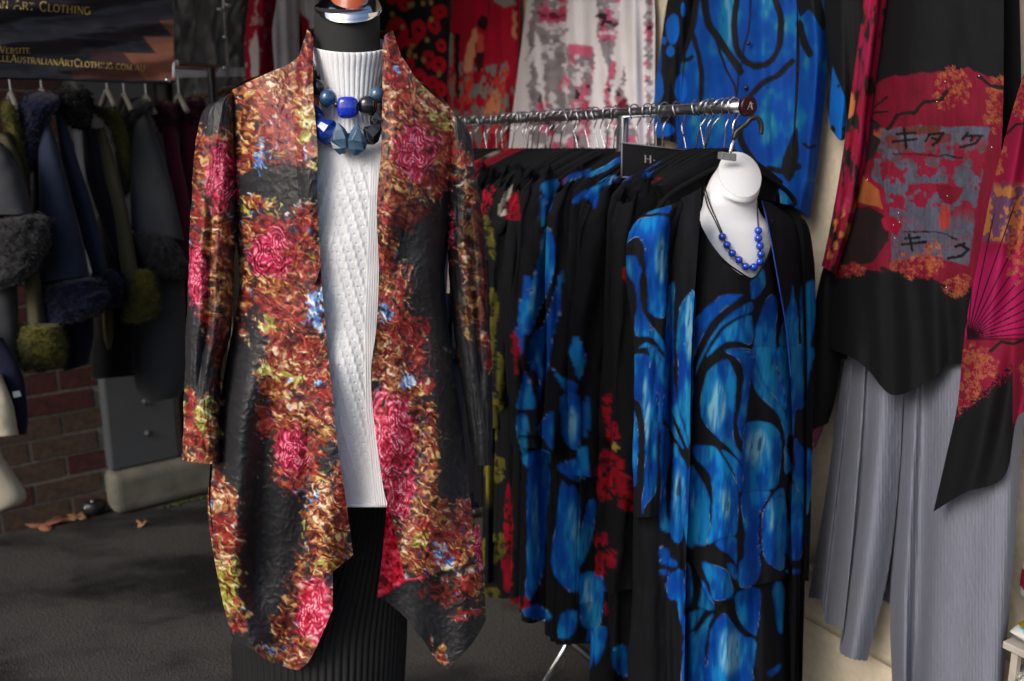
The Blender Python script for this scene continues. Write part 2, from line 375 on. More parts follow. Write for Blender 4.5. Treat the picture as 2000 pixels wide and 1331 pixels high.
# clear plastic sheet, pole and white bar above the coats
M['pvc'] = None
def pvc():
    m, t, b = newmat('clear_pvc'); L = t.links.new
    b.inputs['Base Color'].default_value = (0.55, 0.56, 0.55, 1); b.inputs['Roughness'].default_value = 0.12; b.inputs['Alpha'].default_value = 0.16; b.inputs['Specular IOR Level'].default_value = 0.9
    return m
M['pvc'] = pvc()
M['white_bar'] = plain('white_bar', lin((168, 170, 178)), 0.45, vary=0.08)
GP = net([[(328, -90, 0), (334, 60, 0), (338, 215, 0)], [(410, -90, 0), (412, 60, 0), (412, 215, 0)], [(500, -90, 0), (500, 60, 0), (498, 215, 0)]], 70, 80)
GP[..., 2] = planeY(GP[..., 0], GP[..., 1], NL[:2], CL + 0.10)
GP[..., 2] += 0.07 * (fbm(GP[..., 0] / 34, GP[..., 1] / 60, 3, 5) - 0.5) + 0.045 * np.abs(fbm(GP[..., 0] / 14 + GP[..., 1] / 40, GP[..., 1] / 30, 2, 8) - 0.5)
tag(sheet('plastic_sheet', GP, M['pvc']), 'crumpled clear plastic sheet hung right of the banner', 'plastic sheet')
bars = thing('display_stand', 'white metal bar and thin upright pole behind plastic sheet', 'stand')
a, b_ = WL(330, 143, 0.04), WL(490, 141, 0.04)
d = (b_ - a) / 2; box('crossbar', (a + b_) / 2, (d, NL * 0.008, Z3 * 0.017), M['white_bar'], bars, 0.003)
u0, u1 = WL(428, -140, 0.075), WL(446, 152, 0.075); u0[2] = 2.3
tube('pole', [u0, u1], 0.006, M['chrome_dull'], bars, 8)
u2, u3 = WL(440, -140, 0.07), WL(443, 40, 0.07); u2[2] = 2.3
tube('clip_rod', [u2, u3], 0.004, M['chrome_dull'], bars, 8)
for (ax_, ay_) in ((430, 19), (446, 10), (440, 73), (440, 133)):
    c = WL(ax_, ay_, 0.08); tube('clamp', [c - DL * .012, c + DL * .012], 0.009, M['chrome_dull'], bars, 8)

# ---- cream stall wall on the right, with three courses of panels
M['cream_wall'] = fabric('cream_wall', lin((206, 194, 172)), 0.85, 0.25, 0.25, 60, vary=0.16, big=3.0)
cw = thing('stall_wall', 'cream coloured wall of wide panels behind the clothes rail', 'wall')
tL, tR = 2.45, -1.1
for (z0, z1, off) in ((0.0, 0.247, 0.43), (0.251, 0.398, 0.427), (0.402, 2.55, 0.432)):
    nu, nv = 90, 40 if z1 > 1 else 8
    tt, zz = np.meshgrid(np.linspace(tL, tR, nu), np.linspace(z1, z0, nv))
    oo = off + 0.008 * (fbm(tt * 2.2, zz * 1.5, 3, 11) - 0.5) + 0.004 * (fbm(tt * 9, zz * 2, 2, 21) - 0.5)
    o = mesh_np('panel', P0 + tt[..., None] * DR + oo[..., None] * NR + zz[..., None] * Z3, gridq(nv, nu), M['cream_wall'], cw)
    md = o.modifiers.new('body', 'SOLIDIFY'); md.thickness = 0.03; md.offset = -1
box('backing', rl((tL + tR) / 2, 0.50, 1.28), (DR * (tL - tR) / 2, NR * 0.02, Z3 * 1.27), M['plain_wall'], cw)

# ---- unseen canvas canopy, added to shade the stall and coats
M['canvas'] = fabric('canvas', lin((64, 64, 70)), 0.9, 0.1, 0.2, 300)
cx, cy = np.meshgrid(np.linspace(-5.5, 2.2, 40), np.linspace(1.75, 6.5, 24))
cz = 2.62 + 0.05 * np.sin(cx * 2.0) * np.sin(cy * 1.7) + 0.02 * (cy - 1.75)
o = mesh_np('stall_canopy', np.stack([cx, cy, cz], -1), gridq(24, 40), M['canvas']); md = o.modifiers.new('cloth', 'SOLIDIFY'); md.thickness = 0.01
tag(o, 'dark canvas canopy stretched over the stall and coats', 'canopy')
for i, (x, y) in enumerate([(-5.4, 1.8), (2.1, 1.8)]):  # supports for the added shade canopy, also out of view
    tag(tube('canopy_pole', [(x, y, 0), (x, y, 2.63)], 0.02, M['chrome_dull']), ['canopy pole beyond the coats on the left', 'canopy pole beyond the pink top on the right'][i], 'pole')
# ================================================================== DRESS FORM WITH THE PRINTED JACKET
df = thing('dress_form', 'black dress form with chrome and wood neck cap wearing printed jacket', 'dress form')
loft('neck', [(614, 12, 742, 14, 1.47, .052, 6), (613, 50, 742, 52, 1.47, .054, 6), (611, 100, 743, 100, 1.47, .056, 6), (606, 190, 748, 190, 1.47, .058, 0)], 48, 24, M['neck_jersey'], df)
loft('chrome_cap', [(613, 14, 747, 16, 1.468, .055, 14), (616, 18, 746, 18, 1.466, .056, 27), (622, 10, 742, 10, 1.464, .054, 31), (632, -4, 733, -4, 1.464, .047, 30), (644, -14, 722, -14, 1.464, .036, 30)], 64, 30, M['chrome'], df)
loft('wood_knob', [(642, -13, 723, -13, 1.464, .037, 31), (648, -26, 717, -26, 1.464, .032, 26), (662, -60, 703, -60, 1.464, .018, 10), (660, -85, 705, -85, 1.464, .02, 6), (676, -110, 689, -110, 1.464, .008, 2)], 40, 30, M['wood_cap'], df, cap=(False, True))
loft('torso', [(600, 265, 770, 265, 1.48, .07, 0), (520, 300, 850, 300, 1.48, .085, 0), (475, 380, 885, 380, 1.48, .095, 0), (540, 640, 820, 640, 1.49, .08, 0), (560, 900, 800, 900, 1.50, .075, 0), (570, 1090, 780, 1090, 1.50, .07, 0)], 40, 30, M['neck_jersey'], df, cap=(True, True))
bx_, by_ = -0.27, 1.47
tube('pole', [(bx_, by_, 0.02), (bx_, by_, 0.85)], 0.014, M['chrome'], df, 12)
tube('base', [(bx_, by_, 0.0), (bx_, by_, 0.012), (bx_, by_, 0.022)], 0.16, M['steel_dark'], df, 40)

# ---- cable-knit turtleneck
swt = thing('turtleneck_sweater', 'white cable knit turtleneck sweater under the printed jacket', 'sweater')
def rib(T, V): return 1 + 0.030 * (np.abs(np.cos(21 * T)) ** 0.6 - 0.6) * np.clip(1.3 - 0.2 * V, 0.4, 1) + 0.006 * (fbm(T * 9, V * 12, 2, 3) - .5)
loft('turtleneck', [(612, 98, 750, 100, 1.47, .056, 16), (606, 88, 757, 91, 1.468, .061, 15), (603, 84, 762, 87, 1.466, .066, 17), (606, 92, 762, 95, 1.466, .067, 17), (612, 130, 755, 130, 1.466, .064, 12), (621, 180, 747, 180, 1.464, .062, 8), (624, 225, 744, 225, 1.462, .064, 6), (600, 262, 772, 262, 1.464, .078, 4)], 420, 60, M['wool_white'], swt, fold=rib)
ny, nx = 500, 124
GS = net([[(588, 240, 0), (588, 420, 0), (596, 640, 0), (620, 860, 0), (642, 988, 0)], [(790, 240, 0), (790, 420, 0), (785, 640, 0), (785, 860, 0), (790, 988, 0)]], nx, ny)
x, y = GS[..., 0], GS[..., 1]
dd = np.interp(y, [235, 262, 300, 380, 480, 640, 800, 985], [.072, .086, .105, .117, .120, .112, .118, .123])
Yb = 1.475 - dd * np.sqrt(np.clip(1 - ((x - 683) / 215) ** 2, 0.05, 1))
xp = np.interp(y, [240, 400, 650, 800, 985], [742, 736, 727, 729, 747])
uu = (x - 655) - 0.30 * (y - 300); ul = (x - 655) + 0.30 * (y - 300)
ph = np.where(x > 648 + .03 * (y - 300), uu, -ul) + 3 * fbm(x / 40, y / 60, 2, 6)
cab = np.maximum(0, np.cos(2 * math.pi * ph / 21)) ** 1.5 * (0.72 + 0.28 * np.cos(2 * math.pi * y / 17 + ph * .4))
eye = np.maximum(0, np.cos(2 * math.pi * (ph + 10.5) / 21)) ** 8 * np.maximum(0, np.cos(2 * math.pi * y / 17)) ** 6
band = sst(-4, 2, x - (xp - 15)); ribs = 0.8 * np.abs(np.cos(2 * math.pi * (x - xp) / 9.0))
knit = 0.14 * np.cos(2 * math.pi * x / 3.6) * np.cos(2 * math.pi * y / 4.0)
disp = (cab * 1.0 - eye * 1.4) * (1 - band) * sst(300, 345, y) * (1 - 0.6 * sst(880, 960, y)) + ribs * np.maximum(band, 1 - sst(262, 310, y)) + knit + 1.5 * fbm(x / 60, y / 90, 2, 9)
GS[..., 2] = Yb - 0.0017 * disp
GS[..., 2] += 0.006 * np.sin((x - 683) / 26 + y / 130) * sst(450, 900, y)
sheet('knit_front', GS, M['wool_white'], swt)
loft('knit_back', [(600, 262, 772, 262, 1.48, .075, 0), (530, 300, 840, 300, 1.48, .09, 0), (482, 380, 880, 380, 1.48, .10, 0), (505, 640, 855, 640, 1.48, .10, 0), (560, 988, 835, 988, 1.48, .105, 0)], 30, 40, M['wool_white'], swt, arc=(math.pi * .98, 2.02 * math.pi))
e = at(np.linspace(642, 790, 60), 988, 1.475 - 0.123 * np.sqrt(np.clip(1 - ((np.linspace(642, 790, 60) - 683) / 215) ** 2, .05, 1)))
tube('hem', e, 0.0028, M['wool_white'], swt, 8)

# ---- black pleated skirt
sk = thing('pleated_skirt', 'long black finely pleated skirt below the printed jacket', 'skirt')
def pleat(T, V): return 1 + (0.030 * np.abs(np.sin(T * 36 + 1.5 * np.sin(V * 2 + T))) - 0.012) * (0.7 + 0.5 * fbm(T * 6, V * 3, 2, 5)) + 0.03 * np.sin(T * 5 + 1) * V
loft('skirt_body', [(590, 980, 800, 980, 1.50, .092, 0), (560, 1060, 795, 1060, 1.51, .085, 0), (490, 1180, 792, 1180, 1.515, .085, 0), (454, 1250, 790, 1250, 1.515, .09, 0), (456, 1331, 785, 1331, 1.51, .10, 0), (462, 1480, 778, 1480, 1.49, .11, 0), (468, 1660, 770, 1660, 1.46, .11, 0)], 576, 40, M['black_pleat'], sk, fold=pleat)
loft('waistband', [(588, 975, 802, 975, 1.498, .096, 0), (588, 990, 802, 990, 1.498, .096, 0)], 80, 3, M['black_pleat'], sk)

# ---- jacket print
BLK = np.array((0.018, 0.018, 0.021))
RUST = [lin(c) for c in ((26, 9, 11), (84, 18, 22), (128, 28, 32), (154, 40, 40), (168, 54, 46), (198, 110, 78))]
GOLD = [lin(c) for c in ((22, 11, 8), (68, 26, 16), (112, 42, 26), (142, 78, 38), (178, 126, 62), (226, 190, 126))]
ROSE = [lin(c) for c in ((34, 4, 14), (110, 8, 34), (164, 16, 48), (192, 30, 72), (214, 52, 108), (246, 150, 172))]
PINK = [lin(c) for c in ((96, 6, 26), (160, 12, 42), (192, 24, 58), (216, 50, 86), (234, 88, 126), (252, 190, 200))]
LIME = [lin(c) for c in ((30, 28, 10), (84, 66, 24), (128, 118, 38), (164, 164, 58), (194, 190, 90), (240, 232, 186))]
CONF = [lin(c) for c in ((18, 11, 11), (78, 20, 20), (128, 38, 34), (160, 94, 54), (194, 150, 98), (240, 222, 192))]
BLUE = [lin(c) for c in ((20, 24, 40), (30, 60, 120), (50, 100, 176), (84, 136, 200), (150, 186, 222), (244, 246, 248))]
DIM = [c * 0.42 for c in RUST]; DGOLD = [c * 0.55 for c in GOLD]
PAL = dict(rust=RUST, gold=GOLD, rose=ROSE, pink=PINK, lime=LIME, conf=CONF, blue=BLUE, dim=DIM, dgold=DGOLD)
BL = [ # type, cx, cy, rx, ry
 ('rust',540,215,88,82),('gold',480,235,34,70),('conf',560,165,62,46),('rust',566,268,50,58),('lime',600,232,20,46),('gold',486,292,26,40),('blue',512,312,11,34),('gold',515,322,9,26),
 ('rust',604,130,22,60),('conf',600,200,22,60),('rust',598,290,20,30),('blue',600,300,8,12),('lime',601,262,17,26),
 ('gold',506,398,32,16),('rust',520,440,40,26),('rust',600,430,30,30),('rust',594,505,44,70),('gold',484,452,16,28),('gold',545,560,60,34),
 ('rust',548,610,80,72),('rust',580,690,62,60),('lime',522,632,22,16),('blue',612,590,16,36),('blue',622,640,8,18),('gold',478,560,14,44),('conf',560,705,62,30),('lime',560,740,40,14),
 ('rust',620,770,40,70),('gold',540,760,34,36),('blue',625,744,7,7),('blue',566,742,8,8),('conf',600,690,36,16),('gold',588,822,60,36),('lime',520,722,20,14),('rust',530,820,30,30),('conf',570,800,26,26),
 ('rust',560,930,46,40),('rust',600,890,26,70),('gold',632,850,40,20),('rust',668,930,16,60),('gold',634,935,30,5),
 ('conf',622,985,26,46),('blue',612,975,10,16),('gold',640,1062,40,62),('gold',645,1005,34,26),('rust',668,1000,14,50),('conf',636,1110,34,16),('lime',640,1100,18,10),
 ('gold',572,1170,22,46),('gold',552,1215,18,40),('gold',585,1110,14,40),('rust',618,1160,30,26),('conf',560,1280,50,20),('blue',538,1272,20,11),('lime',520,1284,14,8),('gold',590,1262,22,20),
 ('rust',432,930,18,60),('conf',436,975,32,40),('blue',415,985,8,10),('rust',440,1050,36,66),('conf',438,1085,26,50),('lime',452,1120,28,34),('lime',448,1175,20,36),('gold',462,1212,14,16),('lime',478,1204,9,6),('rust',460,1225,14,14),
 # right panel
 ('rust',772,150,30,90),('gold',772,232,34,50),('conf',766,190,26,44),('blue',778,140,10,10),('gold',756,300,20,40),('rust',800,200,22,44),
 ('conf',842,205,52,26),('lime',862,238,24,20),('gold',835,222,40,20),('rust',872,300,26,66),('rust',835,255,40,30),('rust',846,350,50,44),('gold',850,318,12,14),
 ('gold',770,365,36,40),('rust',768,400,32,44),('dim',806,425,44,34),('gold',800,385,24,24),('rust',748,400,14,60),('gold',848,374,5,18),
 ('rust',752,500,18,50),('gold',756,470,20,16),('rust',770,570,38,46),('rust',790,640,52,44),('rust',812,690,50,52),('gold',760,555,22,22),('blue',752,605,9,20),('gold',744,650,14,30),('conf',752,705,26,40),('rust',830,745,24,26),('blue',802,742,13,15),('blue',790,752,8,8),('conf',770,742,26,20),
 ('gold',800,765,48,18),('gold',840,812,18,38),('gold',820,800,22,16),('gold',846,868,26,40),('gold',838,930,20,44),('gold',812,850,10,30),('gold',826,960,12,26),
 ('rust',850,1052,92,60),('gold',838,995,56,24),('conf',858,985,16,18),('gold',812,1096,46,18),('blue',858,1078,14,18),('blue',876,1098,12,12),('conf',870,1030,20,10),('gold',900,1080,24,24),('rust',906,1000,24,26),('conf',792,1060,14,50),('lime',818,1060,18,14),
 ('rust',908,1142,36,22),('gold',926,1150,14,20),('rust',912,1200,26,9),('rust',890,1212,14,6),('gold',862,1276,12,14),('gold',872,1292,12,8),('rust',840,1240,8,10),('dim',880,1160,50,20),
 ('rust',894,700,5,30),('lime',889,755,4,16),('conf',893,690,4,20),
 # sleeves
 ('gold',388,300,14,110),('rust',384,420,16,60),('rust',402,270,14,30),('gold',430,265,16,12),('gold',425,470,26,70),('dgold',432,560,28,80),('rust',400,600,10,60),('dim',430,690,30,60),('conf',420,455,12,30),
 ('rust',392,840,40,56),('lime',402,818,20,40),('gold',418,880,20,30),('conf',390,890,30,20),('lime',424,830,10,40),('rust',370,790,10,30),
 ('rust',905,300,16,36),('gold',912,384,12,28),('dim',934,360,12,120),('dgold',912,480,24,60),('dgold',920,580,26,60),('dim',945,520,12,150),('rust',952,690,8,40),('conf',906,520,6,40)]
ROSES = [('rose',536,492,46,60),('rose',572,884,34,62),('rose',812,292,48,64),('pink',766,850,46,92),('pink',782,965,30,52),('pink',614,1196,40,66),('rose',432,338,32,78),('rose',386,530,20,66),('rose',880,440,10,70),('rose',938,1040,9,80)]
BLACKS = [(420,226,38,36),(914,268,20,38),(540,352,92,22),(850,470,46,40),(850,560,50,60),(866,680,34,90),(884,850,28,120),(470,760,26,90),(452,880,26,70),(520,1050,54,130),(492,960,30,60),(392,722,24,44),(945,820,18,70),(880,400,14,40),(500,650,14,60),(800,1220,50,40)]
def jacket_paint(px, py, dim=1.0):
    px = np.asarray(px, float); py = np.asarray(py, float)
    wx = px + 26 * (fbm(px / 34, py / 34, 3, 31) - .5) + 7 * (vn(px / 6, py / 6, 33) - .5)
    wy = py + 26 * (fbm(px / 34, py / 34, 3, 41) - .5) + 7 * (vn(px / 6, py / 6, 43) - .5)
    # painterly strokes that follow a slowly turning direction
    sx = px + 24 * (fbm(px / 20, py / 20, 3, 51) - .5); sy = py + 24 * (fbm(px / 20, py / 20, 3, 61) - .5)
    ru, rv = sx * .80 + sy * .60, -sx * .60 + sy * .80
    s1 = fbm(ru / 15, rv / 9, 3, 71); s2 = vn(ru / 10, rv / 3.8, 87); s3 = vn(sx / 4.4, sy / 3.6, 89)
    st = np.clip((0.45 * s1 + 0.37 * s2 + 0.18 * s3 - 0.5) * 2.2 + 0.46, 0, 0.999)
    names = ['black', 'rust', 'gold', 'conf', 'lime', 'blue', 'dim', 'dgold', 'rose', 'pink']; Wt = {n: np.zeros(px.shape) for n in names}
    rose_v = np.zeros(px.shape)
    for typ, cx, cy, rx, ry in BL:
        q = ((wx - cx) / rx) ** 2 + ((wy - cy) / ry) ** 2
        Wt[typ] = np.maximum(Wt[typ], np.clip(1.10 - .50 * q, 0, 1) * (1.12 if typ in ('lime', 'blue', 'conf') else 1.0))
    for typ, cx, cy, rx, ry in ROSES:
        ax, ay = (wx * .4 + px * .6 - cx) / rx, (wy * .4 + py * .6 - cy) / ry; r = np.sqrt(ax * ax + ay * ay); a = np.arctan2(ay, ax)
        w = np.clip(1.42 - .70 * r * r, 0, 1.4); Wt[typ] = np.maximum(Wt[typ], w)
        pet = r * (4.4 if typ == 'rose' else 3.6) + 0.62 * np.sin(3 * a + 6 * r) + 0.42 * np.sin(5 * a - 4 * r + 1) + .6 * (s1 - .5); f = pet - np.floor(pet)
        rose_v = np.where(r < 1.5, np.clip(0.10 + 0.58 * (.5 - .5 * np.cos(2 * math.pi * f)) ** .9 + 0.50 * (s2 - .5) + 0.30 * (s3 - .5) + .10 * (1 - r), 0, .999), rose_v)
    bz = np.zeros(px.shape)
    for cx, cy, rx, ry in BLACKS: bz = np.maximum(bz, np.clip(1.5 - .75 * (((wx - cx) / rx) ** 2 + ((wy - cy) / ry) ** 2), 0, 1))
    anyw = np.maximum.reduce([Wt[n] for n in ('rust', 'gold', 'conf', 'lime')])
    Wt['gold'] = np.maximum(Wt['gold'], .48 * anyw); Wt['rust'] = np.maximum(Wt['rust'], .88 * anyw); Wt['conf'] = np.maximum(Wt['conf'], .42 * anyw); Wt['lime'] = np.maximum(Wt['lime'], .30 * anyw); Wt['blue'] = np.maximum(Wt['blue'], .14 * anyw)
    Wt['black'] = .60 + .75 * bz
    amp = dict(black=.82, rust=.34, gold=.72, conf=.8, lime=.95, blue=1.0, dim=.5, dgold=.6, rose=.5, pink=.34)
    sc_ = []
    for i, n in enumerate(names):
        f = .58 * vn(ru / 10 + 31 * i, rv / 6 + 7 * i, 300 + i) + .42 * vn(sx / 4.6 + 13 * i, sy / 4.6, 330 + i)
        sc_.append(np.where(Wt[n] > .02, Wt[n] + amp[n] * (f - .5) * 2.0, -9))
    sc_ = np.stack(sc_, -1); sc_ = np.exp(np.clip((sc_ - sc_.max(-1, keepdims=True)) * 11, -30, 0)); sc_ /= sc_.sum(-1, keepdims=True)
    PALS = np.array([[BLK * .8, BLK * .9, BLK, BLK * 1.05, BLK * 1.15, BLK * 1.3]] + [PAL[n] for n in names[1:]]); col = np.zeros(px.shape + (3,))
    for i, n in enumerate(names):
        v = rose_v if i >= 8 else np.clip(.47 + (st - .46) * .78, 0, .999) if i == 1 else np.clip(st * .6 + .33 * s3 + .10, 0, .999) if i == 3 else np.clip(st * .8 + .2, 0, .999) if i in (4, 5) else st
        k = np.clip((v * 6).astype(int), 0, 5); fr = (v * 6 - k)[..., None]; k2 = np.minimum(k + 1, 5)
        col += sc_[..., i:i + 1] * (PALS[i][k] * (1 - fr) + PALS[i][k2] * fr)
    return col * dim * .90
def relief(px, py):
    x = px + 16 * (fbm(px / 22, py / 22, 2, 121) - .5); y = py + 16 * (fbm(px / 22, py / 22, 2, 123) - .5)
    r1 = 1 - np.abs(2 * vn(x / 11 + y / 40, y / 15, 125) - 1); r2 = 1 - np.abs(2 * vn(x / 6, y / 7.5, 127) - 1)
    return 0.0013 * r1 ** 2 + 0.0007 * r2 ** 2 + 0.004 * (fbm(px / 70, py / 90, 2, 129) - .5)
jk = thing('printed_jacket', 'floral red, gold and black quilted jacket with draped open fronts', 'jacket')
def jsheet(name, cols, nu, nv, us=None, extra=None, paint=jacket_paint, rel=1.0):
    G = net(cols, nu, nv, us)
    if extra is not None: G = extra(G)
    X_, Y_ = G[..., 0], G[..., 1]; dn = sst(420, 1050, Y_)
    G[..., 2] -= rel * relief(X_, Y_) + .0065 * dn * np.sin((X_ + .10 * (Y_ - 900)) / 15 + 2.5 * fbm(X_ / 120, Y_ / 300, 2, 141)) + .004 * np.sin((X_ * .5 + Y_) / 38 + X_ / 40) * sst(300, 600, Y_) * (1 - .5 * dn)
    return sheet(name, G, M['print_satin'], jk, paint)
def edge_noise(G):
    e = 5 * (fbm(G[-1, :, 0] / 18, 0 * G[-1, :, 0], 2, 77) - .5); w = np.linspace(0, 1, G.shape[0])[:, None] ** 8
    G[..., 1] += w * e[None]; return G
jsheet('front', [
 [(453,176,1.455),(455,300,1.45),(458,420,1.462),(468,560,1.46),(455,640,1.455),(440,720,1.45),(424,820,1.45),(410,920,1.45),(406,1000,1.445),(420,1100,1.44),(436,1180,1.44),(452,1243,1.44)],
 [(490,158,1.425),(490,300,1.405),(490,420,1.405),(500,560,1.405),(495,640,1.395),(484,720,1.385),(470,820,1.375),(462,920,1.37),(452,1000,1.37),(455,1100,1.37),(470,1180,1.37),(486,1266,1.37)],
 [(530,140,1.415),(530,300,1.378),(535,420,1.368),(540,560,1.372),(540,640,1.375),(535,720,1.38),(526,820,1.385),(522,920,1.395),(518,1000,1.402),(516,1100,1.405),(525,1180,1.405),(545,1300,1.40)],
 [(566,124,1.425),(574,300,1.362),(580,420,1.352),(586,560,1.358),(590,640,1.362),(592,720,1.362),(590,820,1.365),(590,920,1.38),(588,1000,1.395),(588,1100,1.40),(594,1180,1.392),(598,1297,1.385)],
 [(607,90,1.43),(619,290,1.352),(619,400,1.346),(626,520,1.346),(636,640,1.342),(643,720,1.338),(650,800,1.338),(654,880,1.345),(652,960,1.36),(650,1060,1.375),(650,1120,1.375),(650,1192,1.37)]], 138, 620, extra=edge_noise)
jsheet('front_drape', [
 [(602,700,1.352),(601,800,1.346),(600,870,1.338),(597,960,1.330),(596,1050,1.328),(600,1147,1.330)],
 [(622,700,1.344),(626,800,1.336),(630,870,1.328),(632,960,1.320),(636,1050,1.318),(642,1123,1.322)],
 [(642,702,1.335),(652,800,1.328),(660,880,1.322),(673,960,1.320),(684,1040,1.324),(690,1086,1.328)]], 80, 320, extra=edge_noise)
jsheet('front', [
 [(748,82,1.43),(744,300,1.352),(736,400,1.346),(740,520,1.346),(735,640,1.342),(725,720,1.337),(728,800,1.332),(738,880,1.327),(750,960,1.325),(764,1010,1.325),(778,1070,1.325),(790,1132,1.327)],
 [(785,112,1.42),(790,300,1.357),(785,400,1.352),(790,520,1.357),(785,640,1.357),(780,720,1.353),(790,800,1.348),(800,880,1.342),(810,960,1.338),(820,1010,1.337),(830,1070,1.337),(842,1120,1.337)],
 [(820,162,1.412),(835,300,1.378),(830,400,1.37),(835,520,1.374),(840,640,1.376),(840,720,1.372),(850,800,1.367),(860,880,1.362),(868,960,1.357),(875,1010,1.353),(880,1060,1.353),(887,1109,1.353)],
 [(878,212,1.44),(890,300,1.44),(876,400,1.44),(868,520,1.435),(876,640,1.43),(886,720,1.425),(899,800,1.42),(909,880,1.415),(917,960,1.41),(923,1010,1.405),(928,1050,1.40),(933,1096,1.395)]], 132, 580, extra=edge_noise)
RED = [lin(c) for c in ((90, 4, 20), (150, 8, 30), (190, 14, 42), (206, 24, 56), (214, 40, 74), (226, 80, 110))]
def under_paint(px, py):
    c = jacket_paint(px, py)
    d = sdf(px, py, np.array([(735, 960), (800, 960), (830, 1130), (792, 1134), (760, 1158), (730, 1172)], float))
    n = np.clip((fbm(px / 7, py / 7, 3, 201) - .5) * 2 + .5, 0, .999); p = np.array(RED)[(n * 6).astype(int)]
    return mixc(c, p, sst(-1, 1, d))
jsheet('under_drape', [
 [(756,985,1.345),(746,1090,1.352),(737,1163,1.358)], [(800,1020,1.36),(800,1130,1.368),(792,1207,1.37)], [(846,1050,1.365),(856,1180,1.372),(864,1299,1.372)],
 [(890,1050,1.375),(896,1180,1.375),(890,1292,1.372)], [(925,1030,1.39),(928,1170,1.385),(930,1246,1.38)], [(936,1020,1.405),(945,1120,1.40),(949,1212,1.395)]], 130, 190, extra=edge_noise, paint=under_paint)
jsheet('lapel', [
 [(600,58,1.445),(579,130,1.412),(574,200,1.385),(577,300,1.356),(588,420,1.345),(608,560,1.345)],
 [(606,64,1.432),(594,150,1.388),(596,240,1.358),(600,340,1.338),(606,440,1.336),(617,550,1.338)],
 [(612,74,1.428),(612,180,1.378),(620,290,1.344),(620,400,1.338),(627,520,1.340)]], 30, 230)
jsheet('lapel', [
 [(750,72,1.428),(751,180,1.378),(744,300,1.344),(736,400,1.338),(740,520,1.340)],
 [(758,64,1.432),(772,170,1.385),(776,260,1.352),(768,360,1.338),(754,520,1.340)],
 [(768,62,1.445),(795,155,1.405),(808,240,1.375),(806,340,1.355),(770,530,1.348)]], 40, 230)
def jloft(name, rings, nth, nv, fold=None, **kw): return loft(name, rings, nth, nv, M['print_satin'], jk, jacket_paint, fold, **kw)
jloft('collar', [(601, 56, 767, 60, 1.45, .075, 0), (592, 90, 778, 92, 1.448, .082, 0), (575, 130, 797, 140, 1.445, .085, 0), (540, 150, 840, 172, 1.447, .085, 0)], 90, 70, arc=(math.pi * .97, 2.03 * math.pi))
jloft('back', [(560, 130, 810, 150, 1.455, .06, 0), (453, 178, 880, 212, 1.455, .07, 0), (455, 300, 890, 300, 1.455, .09, 0), (460, 420, 876, 420, 1.455, .10, 0), (468, 560, 868, 560, 1.455, .10, 0), (440, 720, 886, 720, 1.45, .105, 0), (408, 960, 917, 960, 1.44, .12, 0), (436, 1150, 944, 1120, 1.43, .13, 0)], 70, 90, arc=(math.pi, 2 * math.pi))
def sfold(T, V):
    g = np.exp(-((T - 1.75) / .22) ** 2) * sst(.22, .4, V) * (1 - sst(.68, .85, V))
    w = (fbm(T * 5, V * 16, 3, 301) - .5) * .13 + 0.03 * np.sin(V * 40 + 3 * np.sin(T))
    pxish = T * 55; pyish = V * 720
    r = relief(pxish, pyish) * 16
    return 1 - .42 * g + w + r
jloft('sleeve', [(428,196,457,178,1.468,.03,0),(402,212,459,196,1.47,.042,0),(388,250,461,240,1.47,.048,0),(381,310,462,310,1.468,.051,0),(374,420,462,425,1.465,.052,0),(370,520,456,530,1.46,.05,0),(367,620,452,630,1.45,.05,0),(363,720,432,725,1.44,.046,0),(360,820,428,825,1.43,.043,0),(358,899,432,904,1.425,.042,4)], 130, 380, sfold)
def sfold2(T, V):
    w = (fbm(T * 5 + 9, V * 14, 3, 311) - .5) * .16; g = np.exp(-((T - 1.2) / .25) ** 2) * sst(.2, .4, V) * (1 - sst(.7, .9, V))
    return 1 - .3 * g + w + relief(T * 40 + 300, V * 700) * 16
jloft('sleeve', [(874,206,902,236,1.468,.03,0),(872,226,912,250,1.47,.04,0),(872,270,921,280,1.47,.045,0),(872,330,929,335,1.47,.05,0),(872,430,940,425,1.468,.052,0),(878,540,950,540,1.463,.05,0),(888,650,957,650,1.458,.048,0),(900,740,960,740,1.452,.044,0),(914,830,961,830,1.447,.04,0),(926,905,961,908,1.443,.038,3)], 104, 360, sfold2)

# ---- two necklaces
def resin(name, c, rough=0.08): return plain(name, c, rough, spec=0.6, coat=0.6, vary=0.35, scale=55)
M['b_black'] = resin('bead_black', (0.012, 0.012, 0.014)); M['b_teal'] = resin('bead_teal', lin((36, 70, 108))); M['b_blue'] = resin('bead_blue', lin((14, 50, 190)))
M['b_slate'] = resin('bead_slate', lin((58, 88, 112)), .18); M['b_deep'] = resin('bead_deep', lin((14, 52, 140))); M['b_cobalt'] = resin('bead_cobalt', lin((24, 66, 178)), .12)
M['cord'] = plain('cord', (0.01, 0.01, 0.011), 0.7)
def bead(c, r, mat, parent, sq=1.0, tall=1.0, n=24, name='bead', rot=0.0):
    th, ph = np.meshgrid(np.linspace(0, 2 * math.pi, n, endpoint=False), np.linspace(0, math.pi, n // 2 + 1))
    f = lambda v: np.sign(v) * np.abs(v) ** sq
    x, y, z = r * f(np.sin(ph)) * f(np.cos(th)), r * f(np.sin(ph)) * f(np.sin(th)), r * tall * f(np.cos(ph))
    cr_, sr_ = math.cos(rot), math.sin(rot); x, z = x * cr_ - z * sr_, x * sr_ + z * cr_
    return mesh_np(name, np.stack([x, y, z], -1) + np.asarray(c), gridq(n // 2 + 1, n, True), mat, parent)
